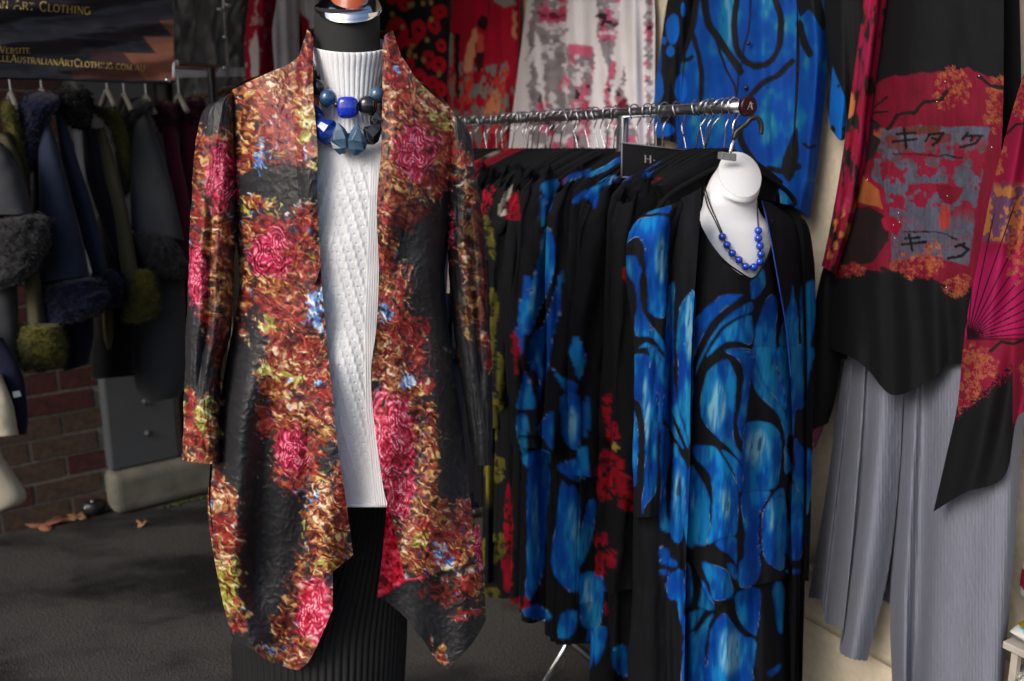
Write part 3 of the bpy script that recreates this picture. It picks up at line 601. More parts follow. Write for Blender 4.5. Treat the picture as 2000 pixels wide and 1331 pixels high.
def crystal(c, w, h, mat, parent, seed, rot=0.0):
    rs = np.random.RandomState(seed); prof = [(0.10, 1.0), (0.62, .58), (1.0, -.05), (.86, -.55), (.34, -.95)]
    V = []; k = 6
    for r, z in prof:
        for j in range(k):
            a = 2 * math.pi * (j + .5 * (rs.rand() < .4)) / k + rs.uniform(-.12, .12)
            V.append((w * r * math.cos(a), w * .7 * r * math.sin(a), h * z + rs.uniform(-.05, .05) * h))
    V = np.array(V); cr_, sr_ = math.cos(rot), math.sin(rot)
    V = np.stack([V[:, 0] * cr_ - V[:, 2] * sr_, V[:, 1], V[:, 0] * sr_ + V[:, 2] * cr_], -1) + np.asarray(c)
    Q = gridq(len(prof), k, True); b0 = len(V); V = np.vstack([V, V[:k].mean(0), V[-k:].mean(0)])
    T = [(b0, (j + 1) % k, j) for j in range(k)] + [(b0 + 1, (len(prof) - 1) * k + j, (len(prof) - 1) * k + (j + 1) % k) for j in range(k)]
    o = mesh_np('bead', V, Q, mat, parent, smooth=False, tris=T); md = o.modifiers.new('edge', 'BEVEL'); md.width = 0.0026; md.segments = 4; return o
n1 = thing('round_bead_necklace', 'chunky round blue and black bead necklace across the white turtleneck', 'necklace')
PXM = 1.37 / FPX
for (x, y, r, mt, sq, Y) in [(622, 172, 15, 'b_black', 1, 1.405), (641, 193, 17, 'b_teal', 1, 1.385), (680, 211, 20, 'b_blue', .62, 1.372), (718, 207, 18, 'b_black', .9, 1.378), (737, 186, 15, 'b_slate', 1, 1.395)]:
    bead(at(x, y, Y), r * PXM, M[mt], n1, sq, 1.05)
cpts = [at(x, y, Y) for x, y, Y in [(604, 90, 1.47), (610, 140, 1.43), (622, 172, 1.405), (641, 193, 1.385), (680, 211, 1.372), (718, 207, 1.378), (737, 186, 1.395), (752, 150, 1.43), (760, 95, 1.47)]]
tube('cord', cpts, 0.0022, M['cord'], n1, 8, sm=60)
for x, y, Y in ((658, 205, 1.378), (700, 211, 1.374)): bead(at(x, y, Y), 6 * PXM, M['b_black'], n1, 1, 1, 14, 'spacer')
n2 = thing('faceted_bead_necklace', 'necklace of large faceted slate, blue and black beads below the round beads', 'necklace')
for i, (x, y, w, h, mt, Y, rt) in enumerate([(620, 226, 14, 22, 'b_deep', 1.385, .3), (636, 256, 26, 27, 'b_deep', 1.362, .9), (665, 272, 20, 29, 'b_slate', 1.352, .12), (697, 274, 20, 30, 'b_slate', 1.352, -.08), (726, 262, 19, 24, 'b_black', 1.358, -.8), (736, 232, 13, 20, 'b_black', 1.378, -.3)]):
    crystal(at(x, y, Y), w * PXM, h * PXM, M[mt], n2, 40 + i, rt)
tube('cord', [at(x, y, Y) for x, y, Y in [(604, 100, 1.47), (606, 170, 1.42), (620, 226, 1.387), (636, 254, 1.364), (665, 262, 1.354), (697, 262, 1.354), (726, 258, 1.36), (738, 228, 1.38), (752, 170, 1.42), (760, 100, 1.47)]], 0.0018, M['cord'], n2, 8, sm=60)
# ================================================================== CLOTHES RAIL
# ---- stroke lettering with serifs (vertical strokes heavy, thin strokes light)
def arc(cx, cy, rx, ry, a0, a1, n=14): return [(cx + rx * math.cos(R(a0 + (a1 - a0) * i / n)), cy + ry * math.sin(R(a0 + (a1 - a0) * i / n))) for i in range(n + 1)]
K, k_ = 0.15, 0.07
GL = {
 'A': (.86, [([(.06, 0), (.42, 1)], k_), ([(.44, 1), (.78, 0)], K), ([(.18, .36), (.64, .36)], k_)], [(.06, 0), (.78, 0)]),
 'N': (.86, [([(.13, 0), (.13, 1)], k_), ([(.12, 1), (.73, 0)], K), ([(.73, 0), (.73, 1)], k_)], [(.13, 0), (.1, 1), (.73, 1)]),
 'R': (.80, [([(.15, 0), (.15, 1)], K), ([(.15, .97)] + arc(.40, .74, .24, .23, 90, -90) + [(.15, .5)], .09), ([(.40, .5), (.74, .02)], K)], [(.15, 0), (.12, 1), (.76, 0)]),
 'T': (.74, [([(.37, 0), (.37, 1)], K), ([(.04, .96), (.70, .96)], .08), ([(.05, .96), (.05, .8)], .06), ([(.69, .96), (.69, .8)], .06)], [(.37, 0)]),
 'C': (.80, [(arc(.42, .5, .34, .48, 40, 320, 20), .12), ([(.68, .82), (.70, .98)], .06)], []),
 'L': (.66, [([(.15, 0), (.15, 1)], K), ([(.15, .04), (.60, .04)], .08), ([(.60, .04), (.61, .22)], .06)], [(.15, 1), (.12, 0)]),
 'O': (.90, [(arc(.44, .5, .36, .47, 0, 360, 28), .12)], []),
 'H': (.90, [([(.15, 0), (.15, 1)], K), ([(.73, 0), (.73, 1)], K), ([(.15, .52), (.73, .52)], k_)], [(.15, 0), (.15, 1), (.73, 0), (.73, 1)]),
 'I': (.40, [([(.20, 0), (.20, 1)], K)], [(.20, 0), (.20, 1)]),
 'G': (.88, [(arc(.42, .5, .35, .48, 45, 350, 20), .12), ([(.74, .42), (.74, .08)], K), ([(.58, .44), (.86, .44)], .05)], []),
 'W': (1.15, [([(.05, 1), (.32, 0)], K), ([(.32, 0), (.56, .95)], k_), ([(.56, .95), (.82, 0)], K), ([(.82, 0), (1.08, 1)], k_)], [(.06, 1), (.56, 1), (1.08, 1)]),
 'E': (.70, [([(.15, 0), (.15, 1)], K), ([(.15, .96), (.6, .96)], .08), ([(.15, .52), (.5, .52)], .06), ([(.15, .04), (.63, .04)], .08), ([(.63, .04), (.64, .22)], .05), ([(.6, .96), (.6, .8)], .05)], [(.12, 0), (.12, 1)]),
 'B': (.74, [([(.15, 0), (.15, 1)], K), ([(.15, .97)] + arc(.38, .75, .21, .22, 90, -90) + [(.15, .53)], .09), ([(.38, .53)] + arc(.40, .28, .25, .25, 90, -90) + [(.15, .03)], .1)], [(.12, 0), (.12, 1)]),
 'S': (.62, [(arc(.31, .73, .21, .24, 30, 270, 12) + arc(.31, .26, .23, .24, 90, -150, 12), .11)], []),
 'U': (.86, [([(.15, 1), (.15, .34)] + arc(.43, .32, .28, .30, 180, 360, 12) + [(.71, .34), (.71, 1)], .1)], [(.15, 1), (.71, 1)]),
 'M': (1.0, [([(.13, 0), (.13, 1)], k_), ([(.13, 1), (.48, .1)], K), ([(.48, .1), (.84, 1)], k_), ([(.84, 1), (.84, 0)], K)], [(.13, 0), (.1, 1), (.84, 0), (.87, 1)]),
 '.': (.30, [([(.13, .02), (.13, .12)], .13)], []), '-': (.4, [([(.08, .4), (.32, .4)], .08)], []), ' ': (.42, [], [])}
def lettering(name, text, fn, mat, parent, small=0.78):
    """fn(u, v): text units (cap height 1) to world; lower-case letters become small capitals"""
    V = []; Q = []; u = 0.0
    for ch in text:
        sc = small if ch.islower() else 1.0
        w, st, sr = GL[ch.upper()]
        strokes = list(st) + [([(x - .11, (0.02 if y < .5 else .98)), (x + .11, (0.02 if y < .5 else .98))], .045) for x, y in sr]
        for pts, th in strokes:
            p = np.array(pts) * sc; p[:, 0] += u; t = np.gradient(p, axis=0); t /= np.linalg.norm(t, axis=1)[:, None] + 1e-9
            nn = np.stack([-t[:, 1], t[:, 0]], -1) * th * sc / 2; b0 = len(V)
            for a, b in zip(p + nn, p - nn): V += [fn(*a), fn(*b)]
            Q += [(b0 + 2 * i, b0 + 2 * i + 1, b0 + 2 * i + 3, b0 + 2 * i + 2) for i in range(len(p) - 1)]
        u += (w + 0.05) * sc
    return mesh_np(name, V, Q, mat, parent, smooth=False)
def textlen(text, small=.78): return sum((GL[c.upper()][0] + .05) * (small if c.islower() else 1) for c in text)

RZ = 1.478
M['rail_metal'] = plain('rail_metal', (.66, .66, .69), .30, 1.0, vary=.08)
rk = thing('clothes_rail', 'long chrome clothes rail with single upright running back to the left', 'clothes rail')
tube('rail', [rl(t, 0, RZ) for t in np.linspace(0.005, 1.75, 30)], 0.0115, M['rail_metal'], rk, 20)
tube('upright', [rl(.391, 0, 0.07), rl(.391, 0, RZ - .011)], 0.0135, M['rail_metal'], rk, 20)
tube('upright', [rl(1.6, 0, 0.07), rl(1.6, 0, RZ - .011)], 0.0135, M['chrome'], rk, 16)
for t in (.391, 1.6):
    ft_ = tube('foot', [rl(t, -.27, .05), rl(t, .27, .05)], .013, M['chrome'], rk, 12)
    for o in (-.24, .24):
        tube('strut', [rl(t, o, .055), rl(t, o * .2, .30)], .007, M['chrome'], ft_, 8)
        bead(rl(t, o, .022), .022, M['black_rubber'], ft_, 1, 1, 16, 'castor')
tube('base_bar', [rl(.391, 0, .07), rl(1.6, 0, .07)], .011, M['steel_dark'], rk, 10)
cap = tube('end_cap', [rl(-.007, 0, RZ), rl(.005, 0, RZ)], .0185, M['maroon_plastic'], rk, 32)
for p_ in cap.data.polygons: p_.use_smooth = len(p_.vertices) == 4
M['logo_white'] = plain('logo_white', lin((206, 196, 190)), 0.5)
def fcap(u, v): return rl(-.0078, (u - .42) * .017, RZ - .006 + v * .014)
lettering('emblem', 'A', fcap, M['logo_white'], rk); 
def fcap2(u, v): return rl(-.0082, (u - .15) * .012, RZ - .004 + v * .009)
lettering('emblem', 'T', fcap2, M['logo_white'], rk)

# ---- hangers: chrome hook over the rail, padded black arms
def hang_hook(t, o0=0.0, wob=0.0):
    p = [(-.012, -.014), (-.0165, -.002), (-.0145, .010), (-.004, .0172), (.008, .0150), (.0155, .004), (.0135, -.012), (.004, -.024), (-.001, -.036), (0, -.052), (0, -.082)]
    return [rl(t + wob * z + wob * .3 * o, o0 + o, RZ + z) for o, z in p]
def arms(t, hw, z0, drop=.07):
    s = np.linspace(-1, 1, 21); return [rl(t, hw * a, z0 - drop * abs(a) ** 1.5) for a in s]
# ---- garments on the rail
def petals(u, v, seed, s=1.0):
    """flowing blue brush shapes on black, drawn in cloth coordinates (metres)"""
    a = fbm(u * 7 * s + 3.1 * seed, v * 2.4 * s, 2, seed) + 0.25 * fbm(u * 3 * s, v * 5 * s + seed, 2, seed + 5)
    f = np.sin(a * 17); m = sst(-.62, -.5, f)
    deep = lin((4, 70, 176)); mid = lin((10, 104, 200)); teal = lin((34, 140, 176)); pale = lin((110, 176, 204))
    g = np.clip(f, 0, 1) * (0.4 + fbm(u * 14, v * 6, 2, seed + 9))
    c = mixc(np.broadcast_to(deep, u.shape + (3,)).copy(), mid, np.clip(g, 0, 1)); c = mixc(c, teal, sst(.62, .95, g)); c = mixc(c, pale, sst(.72, .85, vn(u * 160, v * 30, seed)) * sst(.6, .9, g) * .7)
    c = mixc(c, lin((120, 150, 186)), (sst(-.62, -.54, f) - sst(-.48, -.36, f)) * .5 * sst(.45, .6, vn(u * 60, v * 60, seed)))
    b = np.broadcast_to(np.array((.010, .010, .013)), u.shape + (3,))
    return b * (1 - m[..., None]) + c * m[..., None]
def poppies(u, v, seed):
    c = np.broadcast_to(np.array((.012, .011, .012)), u.shape + (3,)).copy()
    rs = np.random.RandomState(seed)
    for i in range(46):
        cx, cy, r = rs.uniform(-.30, .30), rs.uniform(-1.2, 0), rs.uniform(.022, .05)
        q = np.sqrt(((u - cx) / r) ** 2 + ((v - cy) / (r * 1.25)) ** 2) + .35 * (fbm(u * 60, v * 60, 2, seed + i) - .5)
        c = mixc(c, lin((168, 12, 30)) * rs.uniform(.7, 1.1), sst(1.0, .92, q)); c = mixc(c, (.012, .01, .01), sst(.3, .24, q))
    for i in range(26):
        cx, cy, r = rs.uniform(-.30, .30), rs.uniform(-1.2, 0), .009
        q = np.sqrt(((u - cx) / r) ** 2 + ((v - cy) / r) ** 2); c = mixc(c, lin((150, 120, 60)), sst(1, .7, q))
    return c
def patches(u, v, seed, cols):
    a = u * 9 + 1.2 * fbm(u * 4, v * 3, 2, seed); b = v * 6 + 1.5 * fbm(u * 4, v * 3, 2, seed + 3) + u * 5
    ia, ib = np.floor(a), np.floor(b); h = vn(ia * 3.7 + .5, ib * 5.3 + .5, seed); p = np.array([lin(c) for c in cols])
    c = p[np.clip((h * len(cols)).astype(int), 0, len(cols) - 1)]
    e = np.minimum(np.minimum(a - ia, 1 - (a - ia)), np.minimum(b - ib, 1 - (b - ib)))
    return mixc(c, (.01, .01, .012), sst(.09, .05, e))
def plainc(rgb):
    l = lin(rgb); return lambda u, v, seed: np.broadcast_to(l, u.shape + (3,)).copy()
OL_C = ((96, 96, 30), (18, 22, 44), (120, 112, 40), (30, 50, 30), (14, 14, 16), (130, 30, 30))
GST = ((150, 24, 40), (120, 112, 102), (150, 24, 40), (160, 40, 50), (90, 84, 78))
STY = {'black': plainc((18, 17, 19)), 'ink': plainc((15, 15, 22)), 'red': plainc((116, 8, 26)), 'crimson': plainc((104, 6, 32)), 'navy': plainc((16, 18, 40)), 'cream': plainc((140, 131, 118)), 'pinkl': plainc((190, 130, 180)),
 'blue': lambda u, v, s: petals(u, v, s), 'poppy': poppies, 'olive': lambda u, v, s: patches(u, v, s, OL_C), 'redgrey': lambda u, v, s: patches(u, v, s, GST),
 'bluecuff': None, 'poppysleeve': None, 'blueyoke': None}
def sty(kind, u, v, seed, part):
    if kind == 'bluecuff':
        c = STY['black'](u, v, seed); b = petals(u, v, seed)
        m = sst(-.50, -.56, v + .15 * u + .04 * fbm(u * 8, v * 4, 2, seed)) if part != 'body' else sst(-.74, -.80, v)
        return c * (1 - m[..., None]) + b * m[..., None]
    if kind == 'poppysleeve':
        c = STY['black'](u, v, seed); b = poppies(u, v, seed); m = sst(-.38, -.44, v) if part != 'body' else sst(-.9, -1.0, v)
        return c * (1 - m[..., None]) + b * m[..., None]
    if kind == 'blueyoke':
        c = STY['black'](u, v, seed); b = petals(u, v, seed, 1.3); m = np.maximum(sst(.03, .05, np.abs(u)) * sst(.15, .13, np.abs(u)) * sst(-.15, -.12, v), sst(-.6, -.66, v))
        return c * (1 - m[..., None]) + b * m[..., None]
    return STY[kind](u, v, seed)
def rail_garment(name, t, kind, hw, L, sl, label, cat, seed, th=.020, flare=1.08, yaw=0.0, dense=False, sleeve_out=.01, wave=0.0, group=None):
    rs = np.random.RandomState(seed); z0 = RZ - (.096 if .17 < t < .25 else .082 if t < .17 else .076) - rs.uniform(0, .014); near = t < .66
    root = thing(name, label, cat, group=group)
    ca, sa = math.cos(yaw), math.sin(yaw)
    def wld(s, r, z): return P0 + (t + r * ca + s * sa)[..., None] * DR + (s * ca - r * sa)[..., None] * NR + z[..., None] * Z3
    nth, nv = (100, 205) if dense else (60, 46)
    tl = np.linspace(0, 2 * math.pi, nth, endpoint=False)
    if dense: tl = np.concatenate([np.linspace(math.pi * .5, math.pi * 1.5, 84, endpoint=False), np.linspace(math.pi * 1.5, math.pi * 2.5, 16, endpoint=False)])
    T, V = np.meshgrid(tl, np.linspace(0, 1, nv) ** 1.15)
    d = V * L
    w = np.interp(d, [0, .012, .03, .055, .085, .12, L], [.042, .075, .115, .165, hw * .96, hw, hw * flare])
    tk = np.interp(d, [0, .02, .08, .3, L], [.010, .013, th * .8, th, th * 1.35])
    c, s = np.cos(T), np.sin(T); ss = np.sign(c) * np.abs(c) ** .8; rr = np.sign(s) * np.abs(s) ** .7
    S = w * ss; amp = .010 * sst(.1, .6, V)
    r = tk * rr + amp * np.sin(S / hw * (5 + 4 * rs.rand()) + rs.uniform(0, 6) + 1.2 * V) + amp * .7 * np.sin(S / hw * 12 + rs.uniform(0, 6) + V) + amp * .45 * (1 - np.abs(np.sin(S / hw * 9 + rs.uniform(0, 6) - V))) + .006 * (fbm(S * 22, V * 9, 2, seed) - .5)
    Zz = z0 - d + .012 * np.sin(S * 30 + seed) * wave * V ** 4 - .02 * V ** 5 * fbm(S * 9, 0 * S, 2, seed)
    Vw = wld(S, r, Zz); col = rack_paint(*proj(Vw)) if near else sty(kind, S, -d, seed, 'body') * .8
    mesh_np('body', Vw, gridq(nv, nth, True), M['print_knit'], root, col)
    if sl > 0:
        for sg in (-1, 1):
            n2, nw = (38, 150) if dense and sg < 0 else (24, 36)
            T, V = np.meshgrid(np.linspace(0, 2 * math.pi, n2, endpoint=False), np.linspace(0, 1, nw)); d = V * sl
            cs = hw * .90 + sleeve_out * np.sin(V * 2) + .015 * V; rs_ = np.interp(V, [0, .08, .4, 1], [.03, .046, .046, .040]) * (1 + .18 * (fbm(T * 2, V * 8, 2, seed) - .5))
            S = sg * cs + rs_ * np.cos(T); r = (.018 + .012 * (V)) * np.sin(T) * (1 + .5 * (fbm(T * 2, V * 9, 3, seed + 4) - .5)) + .010 * np.sin(V * 6 + seed) - .010 * V + .005 * np.sin(4 * T + V * 7 + seed)
            Vw = wld(S, r, z0 - .062 - d - .03 * np.cos(T) * sg * (1 - V)); col = rack_paint(*proj(Vw)) if near else sty(kind, S, -.062 - d, seed + 1, 'sleeve') * .8
            mesh_np('sleeve', Vw, gridq(nw, n2, True), M['print_knit'], root, col)
    return root
def trace(polys, sc, ox, oy): return [closed(np.array(p, float) / sc + (ox, oy), 3) for p in polys]
BLUES = trace([
 [(330,58),(250,85),(180,125),(250,118),(325,122)],
 [(75,225),(120,170),(180,148),(320,155),(318,330),(310,520),(300,640),(290,800),(200,775),(188,720),(185,600),(165,420),(155,330),(130,288),(90,285),(55,320),(40,360),(44,290)],
 [(40,410),(95,400),(120,450),(138,490),(130,560),(130,640),(135,700),(160,780),(200,840),(235,890),(235,935),(180,920),(105,915),(100,850),(112,760),(116,680),(100,590),(60,530),(40,480)],
 [(190,880),(240,890),(290,990),(285,1030),(240,960)],
 [(320,610),(335,585),(358,572),(355,700),(352,1000),(350,1180),(370,1331),(345,1331),(330,1260),(290,1180),(300,900),(310,750)],
 [(395,740),(420,680),(455,645),(487,637),(485,800),(480,1000),(475,1150),(470,1331),(385,1331),(385,1200),(370,1000),(372,880)],
 [(487,830),(530,770),(600,710),(670,655),(795,652),(770,680),(690,730),(610,810),(560,880),(510,980),(480,1050),(485,930)],
 [(488,1180),(510,1090),(560,990),(620,890),(700,790),(780,740),(855,700),(855,765),(760,800),(680,850),(610,930),(560,1020),(510,1120)],
 [(568,1055),(600,990),(650,920),(720,850),(855,790),(858,970),(780,958),(710,955),(650,985)],
 [(855,545),(900,520),(935,490),(945,530),(940,590),(910,640),(860,678)],
 [(885,900),(900,830),(925,750),(955,680),(990,650),(1015,670),(1025,710),(1020,850),(1015,1000),(1030,1150),(1065,1280),(1080,1331),(1000,1331),(940,1230),(890,1110),(872,1010)],
 [(1050,900),(1075,800),(1110,700),(1120,600),(1135,660),(1155,760),(1160,900),(1150,1331),(1095,1331),(1070,1180),(1045,1050)],
 [(1175,640),(1200,590),(1265,560),(1275,700),(1270,840),(1245,960),(1200,1200),(1180,900)],
 [(680,1020),(760,1000),(855,1015),(860,1100),(835,1331),(805,1331),(810,1200),(790,1110),(740,1050)],
 [(860,1080),(900,1160),(960,1270),(1000,1331),(960,1331),(890,1240),(862,1190)],
 [(130,995),(180,962),(240,1010),(290,1080),(290,1110),(235,1070),(190,1000)],
 [(100,1050),(185,1050),(235,1130),(240,1331),(95,1331),(92,1200)], [(240,1080),(290,1100),(300,1180),(340,1290),(350,1331),(245,1331)]], 3.3275, 1210, 380) + trace([
 [(85,55),(185,50),(195,120),(235,180),(242,400),(245,700),(240,920),(205,980),(165,1030),(150,1080),(140,1000),(160,850),(168,600),(150,430),(130,350),(85,270)],
 [(80,390),(105,450),(122,600),(115,760),(105,880),(85,870),(80,600)], [(195,0),(240,0),(250,60),(285,100),(290,180),(280,500),(255,520),(248,200),(230,90),(200,70)],
 [(290,180),(330,240),(370,330),(380,330),(400,450),(450,620),(440,640),(390,520),(320,380),(290,280)], [(290,290),(320,380),(370,540),(415,640),(400,640),(350,560),(290,440)],
 [(280,510),(310,530),(330,600),(335,700),(310,800),(295,950),(300,1070),(330,1150),(330,1200),(270,1180),(265,1120),(270,900),(265,650)],
 [(360,620),(400,700),(440,790),(435,900),(420,1100),(395,1260),(340,1240),(330,1100),(335,950),(345,800)], [(385,0),(470,0),(468,300),(460,600),(445,600),(420,480),(385,380),(380,200)],
 [(545,230),(580,150),(640,95),(700,78),(730,110),(755,180),(760,260),(740,430),(740,560),(760,640),(800,690),(800,760),(760,710),(700,640),(640,580),(560,500),(530,430),(530,330)],
 [(690,30),(780,20),(855,40),(850,140),(830,350),(820,500),(805,600),(780,560),(770,460),(800,300),(810,180),(790,100),(740,50)],
 [(865,60),(900,150),(960,260),(1040,360),(1075,420),(1090,520),(1080,640),(1075,600),(1050,470),(1000,400),(900,290),(860,190)], [(870,0),(1010,0),(1020,130),(1060,260),(1085,400),(1030,340),(940,230),(890,110)],
 [(1030,0),(1260,0),(1230,180),(1200,380),(1140,400),(1130,560),(1090,540),(1090,400),(1060,250),(1035,130)],
 [(820,500),(870,478),(940,480),(1000,500),(1035,550),(1050,620),(1045,750),(1030,830),(1010,915),(900,935),(800,940),(800,750),(808,600)],
 [(480,640),(600,638),(650,680),(720,790),(760,900),(775,1000),(765,1100),(755,1215),(640,1240),(570,1270),(600,1100),(605,950),(590,830),(550,770),(495,710)], [(665,670),(720,690),(800,790),(800,880),(790,930),(770,930),(740,800)],
 [(470,760),(500,800),(550,880),(580,970),(585,1080),(565,1270),(500,1275),(450,1290),(420,1160),(430,950),(440,820)], [(800,945),(970,935),(945,1010),(910,1090),(900,1200),(915,1331),(820,1331),(815,1200),(795,1080)],
 [(1000,960),(1060,915),(1075,1000),(1100,1180),(1090,1331),(960,1331),(930,1200),(945,1080)], [(1080,640),(1110,740),(1120,780),(1075,820),(1070,700)],
 [(1140,590),(1190,640),(1260,680),(1250,880),(1220,1080),(1195,1000),(1150,900),(1120,830),(1140,760)], [(1110,880),(1180,960),(1200,1060),(1190,1290),(1120,1290),(1110,1100)]], 3.3275, 1210, 680) + trace([
 [(270,440),(330,470),(330,510),(370,530),(375,570),(310,555),(270,540)], [(275,585),(330,600),(330,620),(275,620)], [(320,640),(420,600),(425,850),(420,1000),(380,800),(330,780)], [(450,540),(475,600),(485,680),(470,790),(445,840),(440,700)],
 [(550,545),(640,565),(720,600),(745,660),(745,770),(625,790),(600,700)], [(555,660),(590,740),(630,840),(580,860),(520,830),(540,740)], [(640,400),(760,370),(780,430),(780,550),(740,500),(650,440)], [(710,550),(770,560),(780,650),(760,640)],
 [(830,230),(930,220),(920,400),(935,560),(900,680),(800,700),(795,560),(830,500),(840,400)], [(950,300),(970,180),(1090,100),(1095,300),(1090,580),(1010,560),(960,490)], [(1110,300),(1220,240),(1210,500),(1140,510),(1120,420)], [(1110,590),(1200,590),(1190,615),(1115,610)],
 [(425,900),(560,850),(520,930),(430,1040)], [(430,1060),(500,1000),(420,1130)], [(500,1020),(620,880),(580,1000),(565,1180),(585,1500),(415,1500),(420,1160)], [(620,960),(700,880),(760,960),(830,1030),(905,1060),(890,1250),(860,1500),(590,1500),(585,1180)],
 [(780,740),(930,720),(915,1000),(880,1010),(820,960),(780,860)], [(1020,690),(1090,700),(1085,990),(1050,990),(1035,850)], [(985,1270),(1060,1220),(1075,1240),(1010,1300)]], 3.405, 1210, 940)
PALE = [(1399,794,17,46),(1480,876,20,36),(1326,975,11,52),(1291,506,10,42),(1427,1274,22,42),(1352,975,5,32),(1417,982,10,30),(1345,640,6,60),(1262,800,6,60),(1530,880,5,30),(1505,1010,8,30)]
def blue_paint(polys, base=(.0060, .0060, .0075), seed=0, pale=(), grow=.8):
    def f(px, py):
        px = np.asarray(px, float); py = np.asarray(py, float)
        wx = px + 2.2 * (vn(px / 7, py / 9, seed + 1) - .5) + 4 * (fbm(px / 26, py / 40, 2, seed + 2) - .5); wy = py + 4 * (fbm(px / 26, py / 40, 2, seed + 3) - .5)
        col = np.broadcast_to(np.array(base), px.shape + (3,)).copy() * (.85 + .3 * fbm(px / 12, py / 40, 2, seed + 4))[..., None]
        br = vn((px + .1 * py) / 3.0, py / 26, seed + 5); b2 = fbm((px + .1 * py) / 9, py / 50, 2, seed + 15); tn = fbm(px / 22, py / 60, 3, seed + 6); bl = .45 * br + .55 * b2
        ch = sst(.52, .70, vn(px / 30, py / 30, seed + 7)) * sst(.2, .7, vn(px / 7, py / 9, seed + 9))
        c = mixc(np.broadcast_to(lin((0, 56, 138)), px.shape + (3,)).copy(), lin((4, 92, 174)), np.clip(1.5 * tn - .35 + .5 * (bl - .5), 0, 1))
        c = mixc(c, lin((18, 126, 186)), sst(.52, .75, tn + .3 * (bl - .5)) * .8); c = mixc(c, lin((30, 132, 168)), sst(.5, .68, fbm(px / 34 + 7, py / 80, 3, seed + 16)) * sst(.2, .7, bl) * .75)
        for (x, y, rx, ry) in pale:
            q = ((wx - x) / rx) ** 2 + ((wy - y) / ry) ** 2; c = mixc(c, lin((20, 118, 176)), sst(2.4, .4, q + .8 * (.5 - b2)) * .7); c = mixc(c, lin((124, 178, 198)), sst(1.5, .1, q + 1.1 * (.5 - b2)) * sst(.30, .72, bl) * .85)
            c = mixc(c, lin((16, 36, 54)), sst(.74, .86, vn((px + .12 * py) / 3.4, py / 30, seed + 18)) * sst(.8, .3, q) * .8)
        for i, p in enumerate(polys):
            d = sdf(wx, wy, p) + grow; m = sst(-1.1, 1.1, d)
            if not (m > 0).any(): continue
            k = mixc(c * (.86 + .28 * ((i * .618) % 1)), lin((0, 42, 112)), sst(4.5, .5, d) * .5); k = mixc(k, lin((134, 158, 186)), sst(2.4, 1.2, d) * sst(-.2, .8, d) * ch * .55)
            col = col * (1 - m[..., None]) + k * m[..., None]
        return col
    return f
RBLUE = [closed(p, 3) for p in [
 [(1059,361),(1085,350),(1144,333),(1146,339),(1104,358),(1090,366),(1082,380),(1074,412),(1068,395)], [(1143,342),(1184,323),(1210,307),(1212,321),(1186,332),(1152,347)], [(1171,358),(1180,337),(1209,327),(1209,345),(1188,350)],
 [(1138,384),(1150,370),(1190,354),(1225,339),(1228,349),(1182,364),(1168,386),(1160,408),(1152,392)], [(1119,392),(1143,371),(1147,376),(1128,398)], [(1257,337),(1283,321),(1292,317),(1290,334),(1265,346)],
 [(1069,442),(1080,466),(1084,512),(1075,552),(1052,610),(1036,652),(1022,644),(1034,590),(1050,520),(1060,470)], [(1022,540),(1039,544),(1039,565),(1024,568)], [(1022,571),(1037,571),(1031,640),(1010,652),(1012,610)], [(1096,528),(1095,572),(1091,622),(1070,652),(1058,644),(1074,602),(1086,560)], [(1056,380),(1064,400),(1064,440),(1056,430)],
 [(1008,640),(1026,638),(1021,692),(1009,668)], [(1012,780),(1020,748),(1027,724),(1038,756),(1046,784),(1046,798),(1012,801)], [(1030,692),(1042,650),(1060,642),(1083,634),(1074,700),(1062,750),(1053,782),(1052,732),(1040,720)],
 [(1111,684),(1126,656),(1144,700),(1132,742),(1115,704)], [(1077,719),(1100,738),(1127,750),(1116,778)], [(1095,776),(1131,773),(1131,870),(1114,872),(1099,848)], [(1051,835),(1080,803),(1079,877),(1062,858)], [(1009,815),(1030,815),(1028,882),(1014,877)], [(1020,888),(1072,881),(1070,910),(1030,913)],
 [(1032,920),(1073,912),(1070,1000),(1062,1100),(1052,1142),(1027,1172),(1030,1050)], [(1092,908),(1131,898),(1132,941),(1093,922)], [(1094,944),(1110,950),(1131,968),(1131,1120),(1121,1157),(1082,1126),(1078,1080),(1088,1010)], [(1144,990),(1163,980),(1160,1032),(1140,1096),(1129,1099)], [(1134,1122),(1178,1126),(1172,1218),(1138,1224),(1133,1180)],
 [(1158,1230),(1185,1227),(1181,1262),(1163,1300)], [(1199,1267),(1224,1263),(1224,1322),(1198,1304)], [(1020,1190),(1050,1182),(1080,1205),(1060,1212),(1030,1206)], [(1096,1200),(1128,1196),(1120,1240),(1090,1246)], [(1146,1240),(1160,1236),(1158,1290),(1140,1320)], [(1128,880),(1150,876),(1146,930),(1134,930)], [(1138,800),(1150,776),(1148,850),(1138,846)]]]
RPAL = [(1044,600,8,34),(1118,830,10,34),(1116,1040,12,50),(1046,1030,6,70),(1150,1160,10,30)]
